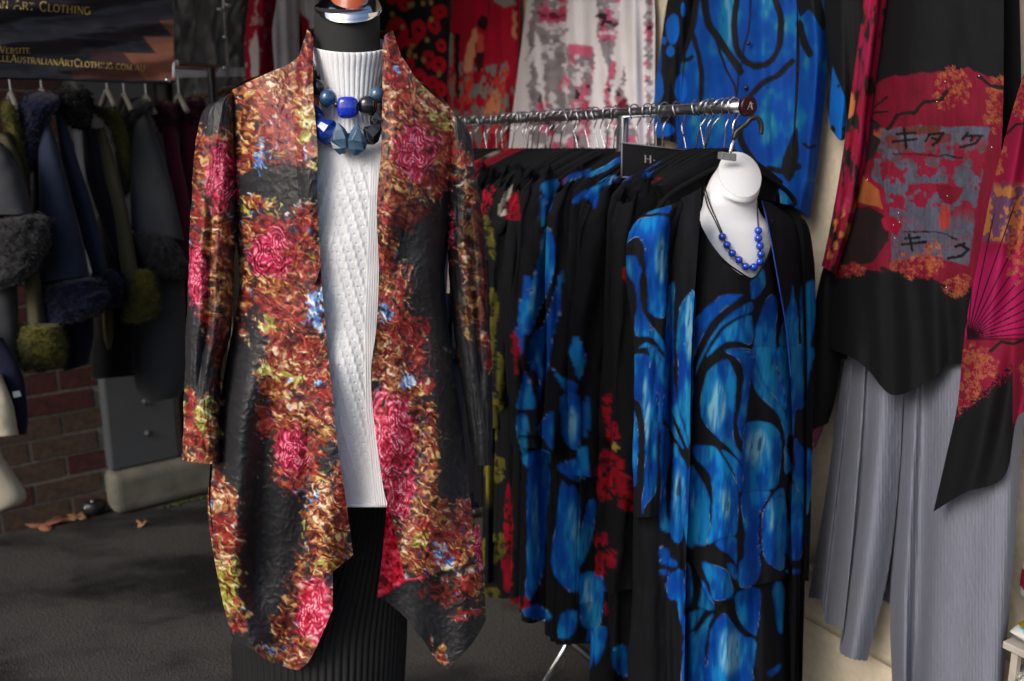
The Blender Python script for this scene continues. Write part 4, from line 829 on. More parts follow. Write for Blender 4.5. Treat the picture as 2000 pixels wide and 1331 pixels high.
RRED = [[(1268,356),(1278,350),(1290,346),(1286,354)], [(984,422),(990,395),(1008,374),(1016,426),(1000,430)], [(934,382),(966,360),(956,402),(944,424)], [(1000,655),(1013,658),(1012,730),(1005,733)], [(1180,772),(1197,771),(1196,786),(1180,786)], [(1178,793),(1194,791),(1192,826),(1177,826)], [(1188,830),(1204,824),(1209,855),(1186,860)], [(1171,886),(1196,884),(1216,905),(1212,955),(1175,980),(1166,950)], [(1212,936),(1230,929),(1241,945),(1240,992),(1209,992)],
 [(1160,1041),(1184,1039),(1186,1062),(1162,1066)], [(1169,1080),(1201,1074),(1202,1106),(1165,1106)], [(987,962),(999,965),(999,1139),(982,1139)], [(950,1180),(1026,1166),(1026,1190),(960,1197)], [(1182,1180),(1190,1176),(1188,1198),(1180,1200)], [(1092,352),(1104,346),(1100,360),(1090,362)], [(1216,528),(1224,522),(1226,545),(1219,548)], [(1164,1096),(1174,1090),(1180,1122),(1162,1124)]]
ROLI = [[(944,412),(956,430),(971,496),(962,506),(948,462)], [(958,560),(972,590),(968,650),(958,740),(950,640)], [(970,690),(985,712),(983,792),(972,788)], [(948,898),(984,894),(981,938),(948,934)], [(940,1060),(982,1042),(982,1088),(940,1112)], [(940,1120),(978,1152),(972,1170),(944,1168)], [(960,770),(974,780),(970,860),(958,850)], [(902,765),(932,812),(914,830),(900,800)]]
RCRE = [[(972,416),(980,390),(998,361),(1000,372),(986,402),(983,422)]]
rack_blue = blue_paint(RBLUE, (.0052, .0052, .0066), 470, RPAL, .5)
def rack_paint(px, py):
    c = rack_blue(px, py); w = 9 * (fbm(px / 6, py / 7, 3, 491) - .5)
    for pl, cc in ((RRED, lin((132, 8, 28))), (ROLI, lin((84, 80, 28))), (RCRE, lin((176, 166, 150)))):
        for i, p in enumerate(pl):
            d = sdf(px + w, py + w, closed(p, 3)); c = mixc(c, cc * (.6 + .7 * vn(px / 9, py / 14, 493)[..., None]), sst(-.9, .9, d) * (1 - .9 * sst(.60, .66, fbm(px / 10, py / 9, 2, 497 + i)) * (1 if pl is not RCRE else 0)))
    g = sst(1.1, .8, ((px - 1201) / 7) ** 2 + ((py - 873) / 8) ** 2); c = mixc(c, lin((150, 120, 60)), g); return mixc(c, (.01, .008, .008), sst(1, .7, ((px - 1181) / 5) ** 2 + ((py - 928) / 5) ** 2))
ORD = ['first', 'second', 'third', 'fourth', 'fifth', 'sixth', 'seventh', 'eighth', 'ninth', 'tenth', 'eleventh', 'twelfth', 'thirteenth', 'fourteenth', 'fifteenth', 'sixteenth', 'seventeenth', 'eighteenth', 'nineteenth', 'twentieth',
 'twenty-first', 'twenty-second', 'twenty-third', 'twenty-fourth', 'twenty-fifth', 'twenty-sixth', 'twenty-seventh', 'twenty-eighth', 'twenty-ninth', 'thirtieth', 'thirty-first', 'thirty-second', 'thirty-third', 'thirty-fourth', 'thirty-fifth', 'thirty-sixth']
DESC = {'black': 'plain black top', 'ink': 'plain dark ink top', 'red': 'deep red top', 'crimson': 'crimson top', 'navy': 'dark navy top', 'cream': 'cream top', 'pinkl': 'pale lilac pink top', 'blue': 'blue and black brush print top', 'poppy': 'black top with red poppies', 'olive': 'olive and navy patchwork print dress', 'redgrey': 'red and grey patchwork top', 'bluecuff': 'black top with blue print cuffs and hem', 'redpatch': 'black top with red shoulder patches', 'redtrim': 'short black top with red and cream trim', 'olivepatch': 'dark dress with olive patches', 'poppysleeve': 'black top with red poppies on its sleeves', 'blueyoke': 'black top with blue print shoulders and hem'}
RG = [ # t, kind, half width, length, sleeve
 (.055, 'black', .15, .62, 0), (.075, 'black', .15, 1.2, .0), (.098, 'poppysleeve', .20, 1.02, .82), (.120, 'black', .185, 1.0, .50), (.142, 'blueyoke', .20, 1.16, .0), (.200, 'black', .20, .96, .60),
 (.238, 'blueyoke', .20, 1.08, .0), (.270, 'blueyoke', .205, 1.12, .0), (.305, 'bluecuff', .205, 1.14, .60), (.345, 'blueyoke', .21, 1.12, .0),
 (.412, 'blue', .22, 1.12, .62), (.450, 'blue', .22, 1.12, .58), (.490, 'ink', .205, .95, .50), (.520, 'ink', .21, 1.10, .50), (.550, 'black', .21, 1.0, .55), (.578, 'redpatch', .205, 1.0, .20), (.605, 'redtrim', .205, .50, .15),
 (.635, 'olivepatch', .215, 1.16, .62), (.665, 'olive', .215, 1.1, .5), (.695, 'black', .21, .9, .5), (.72, 'black', .21, .9, .5), (.745, 'ink', .205, .92, .45), (.77, 'red', .21, .34, .12), (.795, 'red', .21, .36, .12), (.82, 'red', .21, .34, .12), (.845, 'cream', .21, .36, .12),
 (.87, 'redgrey', .21, .4, .15), (.90, 'navy', .21, 1.0, .5), (.93, 'crimson', .21, .4, .15), (.96, 'black', .21, 1.0, .5), (.99, 'black', .21, 1.0, .5), (1.03, 'ink', .21, 1.0, .5), (1.07, 'redgrey', .21, 1.0, .5), (1.11, 'black', .21, 1.0, .5), (1.15, 'pinkl', .21, .95, .5), (1.20, 'black', .21, 1.0, .5)]
for i, (t, kd, hw, L, sl) in enumerate(RG):
    rs = np.random.RandomState(100 + i)
    rail_garment('dress' if L > 1.05 else 'top', t, kd, hw, L, sl, DESC[kd] + ', %s from open end of rail' % ORD[i], 'clothing', 100 + i, yaw=rs.uniform(-.16, .16), dense=(t < .66), wave=1.0 if kd in ('blue', 'bluecuff', 'blueyoke') else .3, group='garments on the long rail')
    h = thing('hanger', 'chrome hook hanger on the long rail, its arms inside a garment', 'hanger', group='hangers on the long rail')
    tube('hook', hang_hook(t + rs.uniform(-.006, .006), 0, rs.uniform(-.5, .5)), .0016, M['hook_metal'], h, 6, sm=26)
    tube('shoulder_bar', arms(t, .155, RZ - .082, .065), .006, M['velvet_black'], h, 6)
# spare hooks close to the open end, on velvet hangers with nothing but straps
tv = thing('hanger', 'bare black velvet hanger with its open loop showing beside the blue sleeve', 'hanger', group='hangers on the long rail')
tube('hook', hang_hook(.035), .0017, M['chrome'], tv, 6, sm=26)
lp = [rl(.035, -.02, RZ - .108), rl(.035, -.09, RZ - .135), rl(.033, -.155, RZ - .165), rl(.032, -.185, RZ - .195), rl(.032, -.186, RZ - .213), rl(.032, -.165, RZ - .219), rl(.033, -.10, RZ - .214), rl(.034, 0, RZ - .205), rl(.035, .10, RZ - .20), rl(.035, .18, RZ - .19), rl(.035, .15, RZ - .16), rl(.035, .06, RZ - .122), rl(.035, -.02, RZ - .108)]
tube('loop', lp, .0052, M['velvet_black'], tv, 8, sm=70)

# ---- black sign board behind the first garments
sg = thing('sign_board', 'small black sign board with grey edge hanging from the rail by the upright', 'sign')
M['sign_black'] = plain('sign_black', (0.016, 0.016, 0.018), 0.5, vary=.05); M['sign_edge'] = plain('sign_edge', lin((120, 122, 126)), .5)
SN = DR[:2]; SC = float(SN @ P0[:2]) + .168
def SP(px, py, d=0.0): return at(px, py, planeY(px, py, SN, SC + d))
c4 = [SP(1214, 279), SP(1372, 298), SP(1372, 356), SP(1214, 346)]
def quad_board(name, c4, th, mat, parent):
    n = DR * th; V = [p for p in c4] + [p + n for p in c4]
    return mesh_np(name, V, [(0, 1, 2, 3), (7, 6, 5, 4), (0, 4, 5, 1), (1, 5, 6, 2), (2, 6, 7, 3), (3, 7, 4, 0)], mat, parent, smooth=False)
quad_board('board', c4, .004, M['sign_black'], sg)
for a, b in ((0, 1), (1, 2), (2, 3), (3, 0)): tube('edge', [c4[a] - DR * .001, c4[b] - DR * .001], .0016, M['sign_edge'], sg, 6)
def fsg(u, v): return SP(1258 + u * 17, 318 - v * 15 + u * 1.4, -.0015)
lettering('lettering', 'H-', fsg, M['logo_white'], sg)
tube('tie', [SP(1330, 294), rl(.168, -.004, RZ - .012)], .0012, M['cord'], sg, 6)

# ================================================================== WHITE BUST AND ITS BLUE OUTFIT
BN = DR[:2]; BC = float(BN @ P0[:2])
def YB(px, py, t): return planeY(px, py, BN, BC + t)
bu = thing('white_bust', 'white plastic neck and chest bust hung at the end of the rail', 'mannequin')
def ring(lx, ly, rx, ry, t, dY, dr): return (lx, ly, rx, ry, float(YB((lx + rx) / 2, (ly + ry) / 2, t)), dY, dr)
BR = [ring(1403, 334, 1487, 350, -.02, .055, 44), ring(1399, 342, 1484, 366, -.02, .054, 40), ring(1386, 356, 1479, 384, -.015, .048, 26), ring(1376, 380, 1480, 404, -.015, .046, 14), ring(1369, 412, 1490, 424, -.015, .052, 10), ring(1350, 440, 1512, 446, -.01, .072, 12), ring(1335, 480, 1522, 488, -.01, .082, 10), ring(1340, 560, 1518, 566, -.01, .082, 5), ring(1350, 700, 1510, 700, -.005, .07, 0)]
def bfold(T, V):
    # collar bones and the hollow of the throat
    return 1 - .05 * np.exp(-((T - 1.55) / .30) ** 2) * np.exp(-((V - .42) / .07) ** 2) + .03 * (np.exp(-((T - 1.05) / .2) ** 2) + np.exp(-((T - 2.1) / .2) ** 2)) * np.exp(-((V - .47) / .06) ** 2)
loft('body', BR, 96, 120, M['white_plastic'], bu, fold=bfold)
_a = np.linspace(0, 2 * math.pi, 64, endpoint=False); _L = BR[0]; _rr = np.linspace(0, 1, 12)[:, None]
_px = (_L[0] + _L[2]) / 2 + np.cos(_a) * _rr * (_L[2] - _L[0]) / 2; _py = (_L[1] + _L[3]) / 2 + np.cos(_a) * _rr * (_L[3] - _L[1]) / 2 + _L[6] * np.sin(_a) * _rr
_P = at(_px, _py, _L[4] - _L[5] * np.sin(_a) * _rr) + (.010 * (1 - _rr ** 2) + .0005)[..., None] * np.array((.1, -.62, .78))
mesh_np('neck_cap', _P, gridq(12, 64, True), M['white_plastic'], bu)
q = YB(1430, 300, -.02)
box('hook_block', at(1420, 306, q), (np.array((.015, .004, -.002)), np.array((-.003, .006, 0)), np.array((0, 0, .007))), M['clear_plastic'], bu, .002)
tube('hook_stem', [at(1427, 312, q), at(1426, 296, q), at(1434, 268, q)], .0034, M['chrome'], bu, 10)
tube('hook', [at(x, y, q) for x, y in [(1433, 272), (1438, 259), (1448, 250), (1458, 242), (1466, 233), (1476, 230), (1484, 237), (1487, 250), (1486, 263)]], .0048, M['black_rubber'], bu, 10, sm=40)
nk = thing('blue_bead_necklace', 'short necklace of round cobalt beads on the white bust', 'necklace')
BD = [(1411, 463), (1420, 479), (1430, 495), (1443, 508), (1456, 521), (1472, 522), (1484, 512), (1486, 497), (1484, 481), (1481, 466), (1481, 451)]
def bustY(px, py):
    # front surface of the bust along the pixel column
    Rg = cr(np.array(BR), 200); fr = (Rg[:, 1] + Rg[:, 3]) / 2 + Rg[:, 6]; i = int(np.argmin(np.abs(fr - py) + (np.arange(200) < 40) * 999)); lx, ly, rx, ry, yc, dy, dr = Rg[i]
    c = np.clip((px - (lx + rx) / 2) / ((rx - lx) / 2), -.97, .97); return yc - dy * math.sqrt(1 - c * c)
for x, y in BD: bead(at(x, y, bustY(x, y) - .006), 7.8 * 1.66 / FPX, M['b_cobalt'], nk, 1, 1, 20)
for pts in ([(1375, 372), (1381, 400), (1396, 430), (1409, 458)], [(1377, 366), (1386, 398), (1401, 432), (1412, 458)], [(1479, 398), (1480, 425), (1481, 446)]):
    tube('cord', [at(x, y, bustY(x, y) - .002) for x, y in np.array(cr(pts, 10))], .0014, M['cord'], nk, 6)
tube('cord', [at(x, y, bustY(x, y) - .004) for x, y in BD], .0013, M['cord'], nk, 6)

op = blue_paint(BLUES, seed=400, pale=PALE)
def bsheet(name, cols, nu, nv, parent, fold=None, paint=op, mat='print_knit', us=None):
    cols = [[(x, y, float(YB(x, y, t))) for x, y, t in c] for c in cols]; G = net(cols, nu, nv, us)
    if fold is not None: G[..., 2] += fold(G[..., 0], G[..., 1])
    return sheet(name, G, M[mat], parent, paint)
dr_ = thing('blue_dress', 'blue and black petal print dress with black neckline on the white bust', 'dress')
def vf(amp, k, ph, y0=560, y1=1000): return lambda x, y: amp * (.25 + .75 * sst(y0, y1, y)) * (np.sin((x + .06 * (y - 600)) / k + ph + .8 * fbm(x / 90, y / 260, 2, 17)) + .5 * np.sin((x - .03 * y) / (k * .47) + 2 * ph)) + .003 * (fbm(x / 25, y / 60, 2, 19) - .5)
bsheet('bodice', [
 [(1356,400,-.03),(1350,470,-.045),(1344,560,-.05),(1342,660,-.05),(1342,760,-.05),(1345,880,-.055),(1342,980,-.06),(1342,1072,-.06)],
 [(1368,438,-.075),(1368,540,-.095),(1368,650,-.10),(1370,760,-.10),(1375,880,-.10),(1378,1000,-.10),(1386,1110,-.10),(1392,1178,-.10)],
 [(1412,508,-.118),(1412,600,-.122),(1412,700,-.122),(1416,800,-.12),(1420,920,-.12),(1426,1040,-.12),(1436,1156,-.12)],
 [(1470,543,-.122),(1468,620,-.122),(1466,720,-.12),(1462,830,-.12),(1460,950,-.12),(1453,1060,-.12),(1447,1150,-.12)],
 [(1503,492,-.095),(1510,600,-.10),(1515,700,-.10),(1520,800,-.10),(1520,940,-.10),(1516,1060,-.10),(1500,1138,-.10)],
 [(1514,420,-.03),(1535,520,-.05),(1546,640,-.055),(1552,760,-.055),(1548,880,-.06),(1543,1000,-.06),(1540,1128,-.06)]], 136, 430, dr_, vf(.014, 17, 1.0))
bsheet('skirt', [
 [(1326,1040,-.01),(1328,1200,-.02),(1326,1420,-.02)], [(1380,1060,-.055),(1380,1200,-.07),(1378,1430,-.08)], [(1430,1080,-.07),(1432,1220,-.08),(1430,1440,-.09)], [(1480,1090,-.065),(1484,1220,-.08),(1486,1430,-.085)], [(1530,1060,-.05),(1534,1200,-.06),(1536,1420,-.065)], [(1562,1040,-.01),(1562,1200,-.02),(1560,1400,-.02)]], 110, 140, dr_, vf(.012, 12, 2.2, 1000, 1200))
loft('back', [ring(1345, 420, 1525, 425, -.005, .04, 0), ring(1325, 600, 1556, 600, -.005, .06, 0), ring(1325, 900, 1556, 900, -.01, .07, 0), ring(1326, 1420, 1560, 1400, -.015, .07, 0)], 40, 50, M['print_knit'], dr_, op, arc=(math.pi, 2 * math.pi))
fz = [(1366,432),(1370,446),(1390,480),(1414,509),(1442,530),(1470,544),(1490,520),(1503,492),(1510,460),(1508,430)]
fz = cr(fz, 50); tube('neck_binding', [at(x, y, YB(x, y, float(np.interp(x, [1366, 1412, 1470, 1503, 1512], [-.07, -.119, -.123, -.097, -.07])))) for x, y in fz], .0016, M['black_cloth'], dr_, 6)
kj = thing('blue_print_jacket', 'long open black jacket with blue petal print sleeves over the dress on the bust', 'jacket')
bsheet('front', [
 [(1330,388,-.03),(1320,430,-.05),(1310,500,-.05),(1306,600,-.045),(1305,700,-.04),(1306,800,-.04),(1306,900,-.04),(1300,1000,-.035),(1296,1100,-.03),(1294,1331,-.03),(1292,1430,-.03)],
 [(1350,378,-.05),(1340,430,-.085),(1334,500,-.095),(1330,600,-.09),(1328,700,-.085),(1332,800,-.09),(1334,900,-.085),(1330,1000,-.08),(1322,1100,-.075),(1316,1331,-.07),(1314,1430,-.07)],
 [(1370,366,-.055),(1367,430,-.10),(1362,500,-.115),(1355,600,-.115),(1350,700,-.112),(1348,800,-.11),(1348,900,-.105),(1344,1000,-.10),(1340,1100,-.095),(1336,1331,-.09),(1334,1430,-.09)]], 44, 330, kj, vf(.009, 9, .4))
bsheet('front', [
 [(1487,392,-.03),(1496,430,-.07),(1506,480,-.095),(1520,560,-.105),(1534,640,-.10),(1545,760,-.10),(1548,900,-.095),(1545,1020,-.09),(1548,1150,-.085),(1545,1331,-.08),(1543,1420,-.08)],
 [(1510,396,-.02),(1528,430,-.05),(1540,480,-.07),(1546,560,-.08),(1556,640,-.08),(1562,760,-.075),(1564,900,-.07),(1562,1020,-.07),(1560,1150,-.065),(1556,1331,-.06),(1554,1420,-.06)],
 [(1530,402,0),(1562,424,-.02),(1572,480,-.03),(1574,560,-.035),(1576,640,-.035),(1578,760,-.03),(1578,900,-.03),(1575,1020,-.03),(1572,1150,-.025),(1566,1331,-.02),(1564,1420,-.02)]], 40, 330, kj, vf(.008, 9, 2.4))
def sl3(seed):
    return lambda T, V: 1 + .22 * (fbm(T * 3, V * 9, 2, seed) - .5) + .06 * np.sin(T * 6 + V * 5)
loft('sleeve', [ring(1300, 404, 1330, 392, -.03, .02, 0), ring(1262, 416, 1330, 408, -.03, .032, 0), ring(1236, 442, 1322, 440, -.03, .042, 0), ring(1225, 480, 1314, 480, -.03, .046, 0), ring(1228, 560, 1310, 560, -.03, .045, 0), ring(1240, 650, 1309, 650, -.035, .043, 0), ring(1240, 780, 1304, 780, -.04, .042, 0), ring(1236, 900, 1296, 900, -.04, .042, 0), ring(1238, 1010, 1292, 1004, -.04, .042, 3)], 92, 300, M['print_knit'], kj, op, sl3(5))
loft('side_panel', [ring(1262, 700, 1320, 700, -.005, .02, 0), ring(1244, 900, 1322, 900, -.005, .035, 0), ring(1238, 1010, 1324, 1004, -.01, .04, 0), ring(1234, 1180, 1324, 1180, -.01, .045, 0), ring(1228, 1331, 1322, 1331, -.01, .045, 0), ring(1226, 1440, 1320, 1440, -.01, .045, 0)], 70, 150, M['print_knit'], kj, op, sl3(8))
loft('sleeve', [ring(1530, 404, 1556, 414, 0, .02, 0), ring(1530, 412, 1572, 432, 0, .03, 0), ring(1536, 450, 1582, 462, 0, .036, 0), ring(1544, 520, 1590, 520, 0, .04, 0), ring(1550, 640, 1592, 640, 0, .04, 0), ring(1552, 780, 1589, 780, 0, .04, 0), ring(1556, 900, 1586, 900, 0, .04, 0), ring(1558, 1060, 1582, 1060, 0, .04, 0), ring(1556, 1135, 1580, 1135, 0, .04, 0)], 60, 230, M['print_knit'], kj, op, sl3(12))
loft('back', [ring(1360, 372, 1505, 392, .01, .03, 0), ring(1300, 410, 1560, 416, .01, .05, 0), ring(1290, 600, 1574, 600, .01, .07, 0), ring(1285, 900, 1576, 900, .01, .08, 0), ring(1285, 1430, 1565, 1420, .01, .09, 0)], 40, 60, M['black_cloth'], kj, None, arc=(math.pi, 2 * math.pi))
M['piping'] = plain('piping', lin((22, 60, 150)), .7)
pp = cr([(1488, 392), (1497, 428), (1507, 478), (1521, 556), (1535, 638), (1545, 740)], 40)
tube('piping', [at(x, y, YB(x, y, float(np.interp(y, [392, 430, 480, 560, 640, 760], [-.032, -.074, -.099, -.109, -.104, -.104])))) for x, y in pp], .0013, M['piping'], kj, 6)
# ================================================================== PINK AND BLACK TOP WITH GREY TROUSERS, RIGHT
def rsheet(name, cols, nu, nv, parent, mat, paint=None, fold=None, us=None):
    cols = [[(x, y, float(YR(x, y, o))) for x, y, o in c] for c in cols]; G = net(cols, nu, nv, us)
    if fold is not None: G[..., 2] += fold(G[..., 0], G[..., 1])
    return sheet(name, G, M[mat], parent, paint)
def rring(lx, ly, rx, ry, o, dY, dr=0): return (lx, ly, rx, ry, float(YR((lx + rx) / 2, (ly + ry) / 2, o)), dY, dr)
KATA = [ # brush-stroke characters printed on the cloth
 [(1744, 277), (1790, 272)], [(1752, 262), (1788, 260)], [(1766, 252), (1770, 290)],
 [(1816, 262), (1808, 276)], [(1814, 263), (1842, 260)], [(1842, 260), (1832, 276), (1822, 284)], [(1820, 270), (1834, 274)],
 [(1890, 260), (1880, 272)], [(1886, 266), (1918, 266)], [(1916, 266), (1906, 280), (1876, 288)], [(1900, 268), (1896, 276)],
 [(1762, 478), (1808, 473)], [(1768, 466), (1796, 464)], [(1776, 460), (1782, 490)],
 [(1866, 482), (1884, 476)], [(1878, 480), (1892, 488)], [(1892, 488), (1878, 500), (1852, 505)]]
def blossom(px, py, cx, cy, rx, ry, seed):
    """a cluster of small five-petalled flowers"""
    rs = np.random.RandomState(seed); m = np.zeros(np.shape(px)); n = int(6 + rx * ry / 22)
    for i in range(n):
        a = rs.uniform(0, 6.28); r = math.sqrt(rs.uniform(0, 1)); x, y, R_ = cx + rx * r * math.cos(a), cy + ry * r * math.sin(a), rs.uniform(3.5, 7.5); t0 = rs.uniform(0, 6)
        sel = (np.abs(px - x) < 10) & (np.abs(py - y) < 10)
        if not sel.any(): continue
        dx, dy = px - x, py - y; d = np.sqrt(dx * dx + dy * dy); k = R_ * (.74 + .26 * np.cos(5 * np.arctan2(dy, dx) + t0))
        tone = rs.uniform(.55, 1.0); v = sst(.7, -.7, d - k) * tone * (1 - .55 * sst(2.2, 1.2, d)); m = np.where(sel, np.maximum(m * (1 - .35 * sst(.8, -.2, np.abs(d - k)) * sel), v), m)
    return m
def top_paint(px, py):
    px = np.asarray(px, float); py = np.asarray(py, float); sh = px.shape
    wx = px + 8 * (fbm(px / 14, py / 14, 3, 501) - .5); wy = py + 8 * (fbm(px / 14, py / 14, 3, 503) - .5)
    c = np.broadcast_to(np.array((.0062, .0062, .0075)), sh + (3,)).copy()
    P = lambda pts: sst(-1.5, 1.5, sdf(wx, wy, np.array(pts, float)))
    red, drk = lin((128, 14, 44)), lin((34, 24, 26))
    c = mixc(c, red * (.75 + .5 * fbm(px / 30, py / 60, 2, 505))[..., None], P([(1702, 168), (1735, 150), (1790, 144), (1840, 140), (1890, 134), (1930, 150), (2010, 175), (1960, 400), (1900, 560), (1872, 572), (1810, 546), (1750, 530), (1690, 528), (1622, 548), (1640, 490), (1660, 400), (1690, 290)]))
    g = P([(1720, 252), (1800, 246), (1935, 248), (1905, 410), (1893, 520), (1820, 500), (1740, 512), (1738, 420), (1700, 350), (1712, 300)])
    gc = lin((88, 92, 110)) * (.7 + .6 * fbm(px / 14, py / 22, 3, 507))[..., None]
    gc = mixc(gc, lin((104, 52, 44)), sst(.50, .60, fbm(px / 26 + 5, py / 16, 3, 509)) * sst(390, 250, py)); gc = mixc(gc, lin((140, 20, 52)), sst(.50, .56, fbm(px / 18, py / 16, 3, 511)) * sst(255, 300, py) * (1 - .8 * sst(400, 440, py)))
    c = c * (1 - g[..., None]) + gc * g[..., None]
    c = mixc(c, lin((40, 28, 28)), P([(1690, 236), (1714, 246), (1720, 276), (1706, 308), (1680, 326), (1676, 280)]))
    c = mixc(c, lin((178, 98, 54)), P([(1672, 342), (1692, 346), (1722, 376), (1730, 412), (1706, 402), (1660, 392)])); c = mixc(c, drk, P([(1655, 408), (1700, 404), (1734, 428), (1734, 470), (1700, 516), (1640, 520), (1645, 470)]))
    c = mixc(c, lin((150, 20, 56)), sst(5.5, 4, sdline(wx, wy, [(1693, 346), (1722, 372), (1734, 420), (1738, 440)]))); c = mixc(c, lin((156, 16, 50)), P([(1722, 430), (1740, 420), (1764, 438), (1752, 460), (1730, 452)]))
    c = mixc(c, lin((120, 10, 36)), P([(1826, 362), (1884, 366), (1872, 388), (1856, 400), (1834, 388)])); c = mixc(c, lin((170, 60, 54)), P([(1838, 400), (1856, 400), (1854, 446), (1838, 452), (1832, 430)]))
    for i, (bx, by, rx, ry) in enumerate([(1862, 172, 34, 40), (1838, 196, 16, 16), (1952, 170, 30, 20), (1945, 220, 22, 40), (1792, 520, 52, 26), (1822, 502, 22, 30), (1662, 527, 26, 12), (1862, 562, 28, 18), (1630, 500, 8, 34), (1640, 440, 10, 40), (1650, 180, 10, 16), (1716, 262, 8, 8), (1880, 550, 14, 16)]):
        bc = mixc(lin((176, 98, 58)) * (.5 + .9 * fbm(px / 4, py / 4, 2, 520 + i))[..., None], lin((150, 24, 50)), sst(.56, .64, fbm(px / 5, py / 5, 2, 590 + i))); m = blossom(px, py, bx, by, rx, ry, 540 + i); c = c * (1 - m[..., None]) + bc * m[..., None]
        
    for ln, w in (([(1734, 250), (1752, 226), (1784, 222), (1806, 200), (1836, 196), (1850, 178)], 3.2), ([(1696, 224), (1734, 217)], 2.2), ([(1698, 214), (1732, 190)], 2.2), ([(1910, 150), (1935, 168), (1960, 172)], 3.5), ([(1700, 234), (1716, 246)], 3), ([(1722, 524), (1756, 540)], 3), ([(1818, 546), (1842, 560)], 3), ([(1744, 300), (1880, 306)], 1.2), ([(1764, 454), (1830, 452), (1870, 468)], 1.2)):
        c = mixc(c, lin((30, 20, 22)), sst(w + .8, w - .4, sdline(wx, wy, ln) + 1.2 * (vn(px / 5, py / 5, 571) - .5)))
    for k in KATA: c = mixc(c, lin((20, 13, 15)), sst(3.4, 2.0, sdline(px, py, k) + 1.6 * (vn(px / 4, py / 4, 573) - .5)))
    sp_ = sst(.55, .75, vn(px / 2.4, py / 2.6, 579)) * sst(.25, .6, fbm(px / 40, py / 50, 2, 581)); c = mixc(c, c * .55 + lin((90, 20, 40)) * .35, sp_ * .7 * (c.sum(-1) > .03))
    return c * .62 * (.8 + .4 * fbm(px / 3.5, py / 40, 2, 577))[..., None]
def strip_paint(px, py):
    c = top_paint(px, py) * 0 + lin((150, 18, 52)); n = fbm(px / 9, py / 34, 3, 581); m = sst(.54, .60, n)
    c = mixc(c, (.014, .012, .013), m); c = mixc(c, (.014, .012, .013), sst(6, 4, sdline(px, py, [(1700, 40), (1684, 110), (1676, 180), (1664, 230)]))); c = mixc(c, lin((200, 120, 66)), sst(.60, .66, fbm(px / 12 + 9, py / 20, 3, 583)) * sst(380, 420, py)); c = mixc(c, lin((196, 118, 62)), sst(1.0, .8, ((px - 1657) / 14) ** 2 + ((py - 205) / 28) ** 2))
    c = mixc(c, lin((176, 30, 90)), sst(.55, .7, fbm(px / 7, py / 50, 2, 587)) * .6); return c * .68
def panel_paint(px, py):
    px = np.asarray(px, float); py = np.asarray(py, float); w = 10 * (fbm(px / 16, py / 16, 3, 601) - .5)
    c = np.broadcast_to(lin((158, 20, 64)), px.shape + (3,)).copy() * (.75 + .5 * fbm(px / 20, py / 60, 2, 603))[..., None]
    m = sst(0, 20, py + w - 352) * sst(0, -20, py + w - 480); c = mixc(c, lin((104, 74, 108)), m * .9); c = mixc(c, lin((190, 120, 66)), m * sst(.5, .58, fbm(px / 14, py / 18, 3, 605)))
    c = mixc(c, lin((190, 24, 100)), sst(470, 520, py) * sst(665, 650, py) * .8)
    for i in range(13):
        a = R(4 + i * 7.4); c = mixc(c, lin((40, 10, 24)), sst(1.7, .8, sdline(px, py, [(1890, 661), (1890 + 330 * math.cos(a), 661 - 330 * math.sin(a))])) * sst(430, 470, py + 60 * (px - 1890) / 100))
    c = mixc(c, lin((70, 10, 36)), sst(3, 1, np.abs(py - 663)) * sst(1885, 1890, px)); m = sst(662, 668, py); c = mixc(c, lin((146, 22, 58)) , m)
    for i, (bx, by, rx, ry) in enumerate([(1962, 200, 20, 34), (1950, 290, 16, 50), (1998, 200, 16, 40), (1985, 500, 18, 60), (2000, 450, 20, 30), (1906, 700, 30, 34), (1896, 760, 20, 40), (1930, 716, 24, 22), (1882, 790, 14, 18), (2010, 720, 18, 40)]):
        bc = mixc(lin((188, 110, 68)) * (.55 + .8 * fbm(px / 4, py / 4, 2, 610 + i))[..., None], lin((160, 26, 60)), sst(.56, .64, fbm(px / 5, py / 5, 2, 690 + i))); q = blossom(px, py, bx, by, rx, ry, 620 + i); c = c * (1 - q[..., None]) + bc * q[..., None]
    c = mixc(c, (.02, .012, .012), sst(4, 2.4, sdline(px, py, [(1935, 686), (1955, 668), (1980, 672), (2010, 660)]))); c = mixc(c, (.02, .012, .012), sst(3.4, 2, sdline(px, py, [(1966, 262), (1984, 244), (2010, 240)])))
    lim = 806 - .82 * np.clip(px - 1872, 0, 110) + 60 * (vn(px / 2.2, py / 2.2, 631) - .5) * .7 + 14 * (fbm(px / 10, py / 10, 2, 633) - .5)
    lim = np.where(px > 1978, 830 + 14 * (vn(px / 3, py / 3, 635) - .5), lim)
    return mixc(c * .62, (.0062, .0062, .0075), sst(-3, 3, py - lim))
tp = thing('pink_black_top', 'black and crimson top with blossom, fan and character print on the wall', 'top')
tf = lambda x, y: .006 * np.sin((x + .16 * y) / 27 + 1) + .009 * sst(100, 600, y) * np.sin((x + .12 * y) / 19) + .005 * np.sin((x - .05 * y) / 8.5 + 1) * sst(300, 700, y) + .004 * (fbm(x / 30, y / 60, 2, 641) - .5)
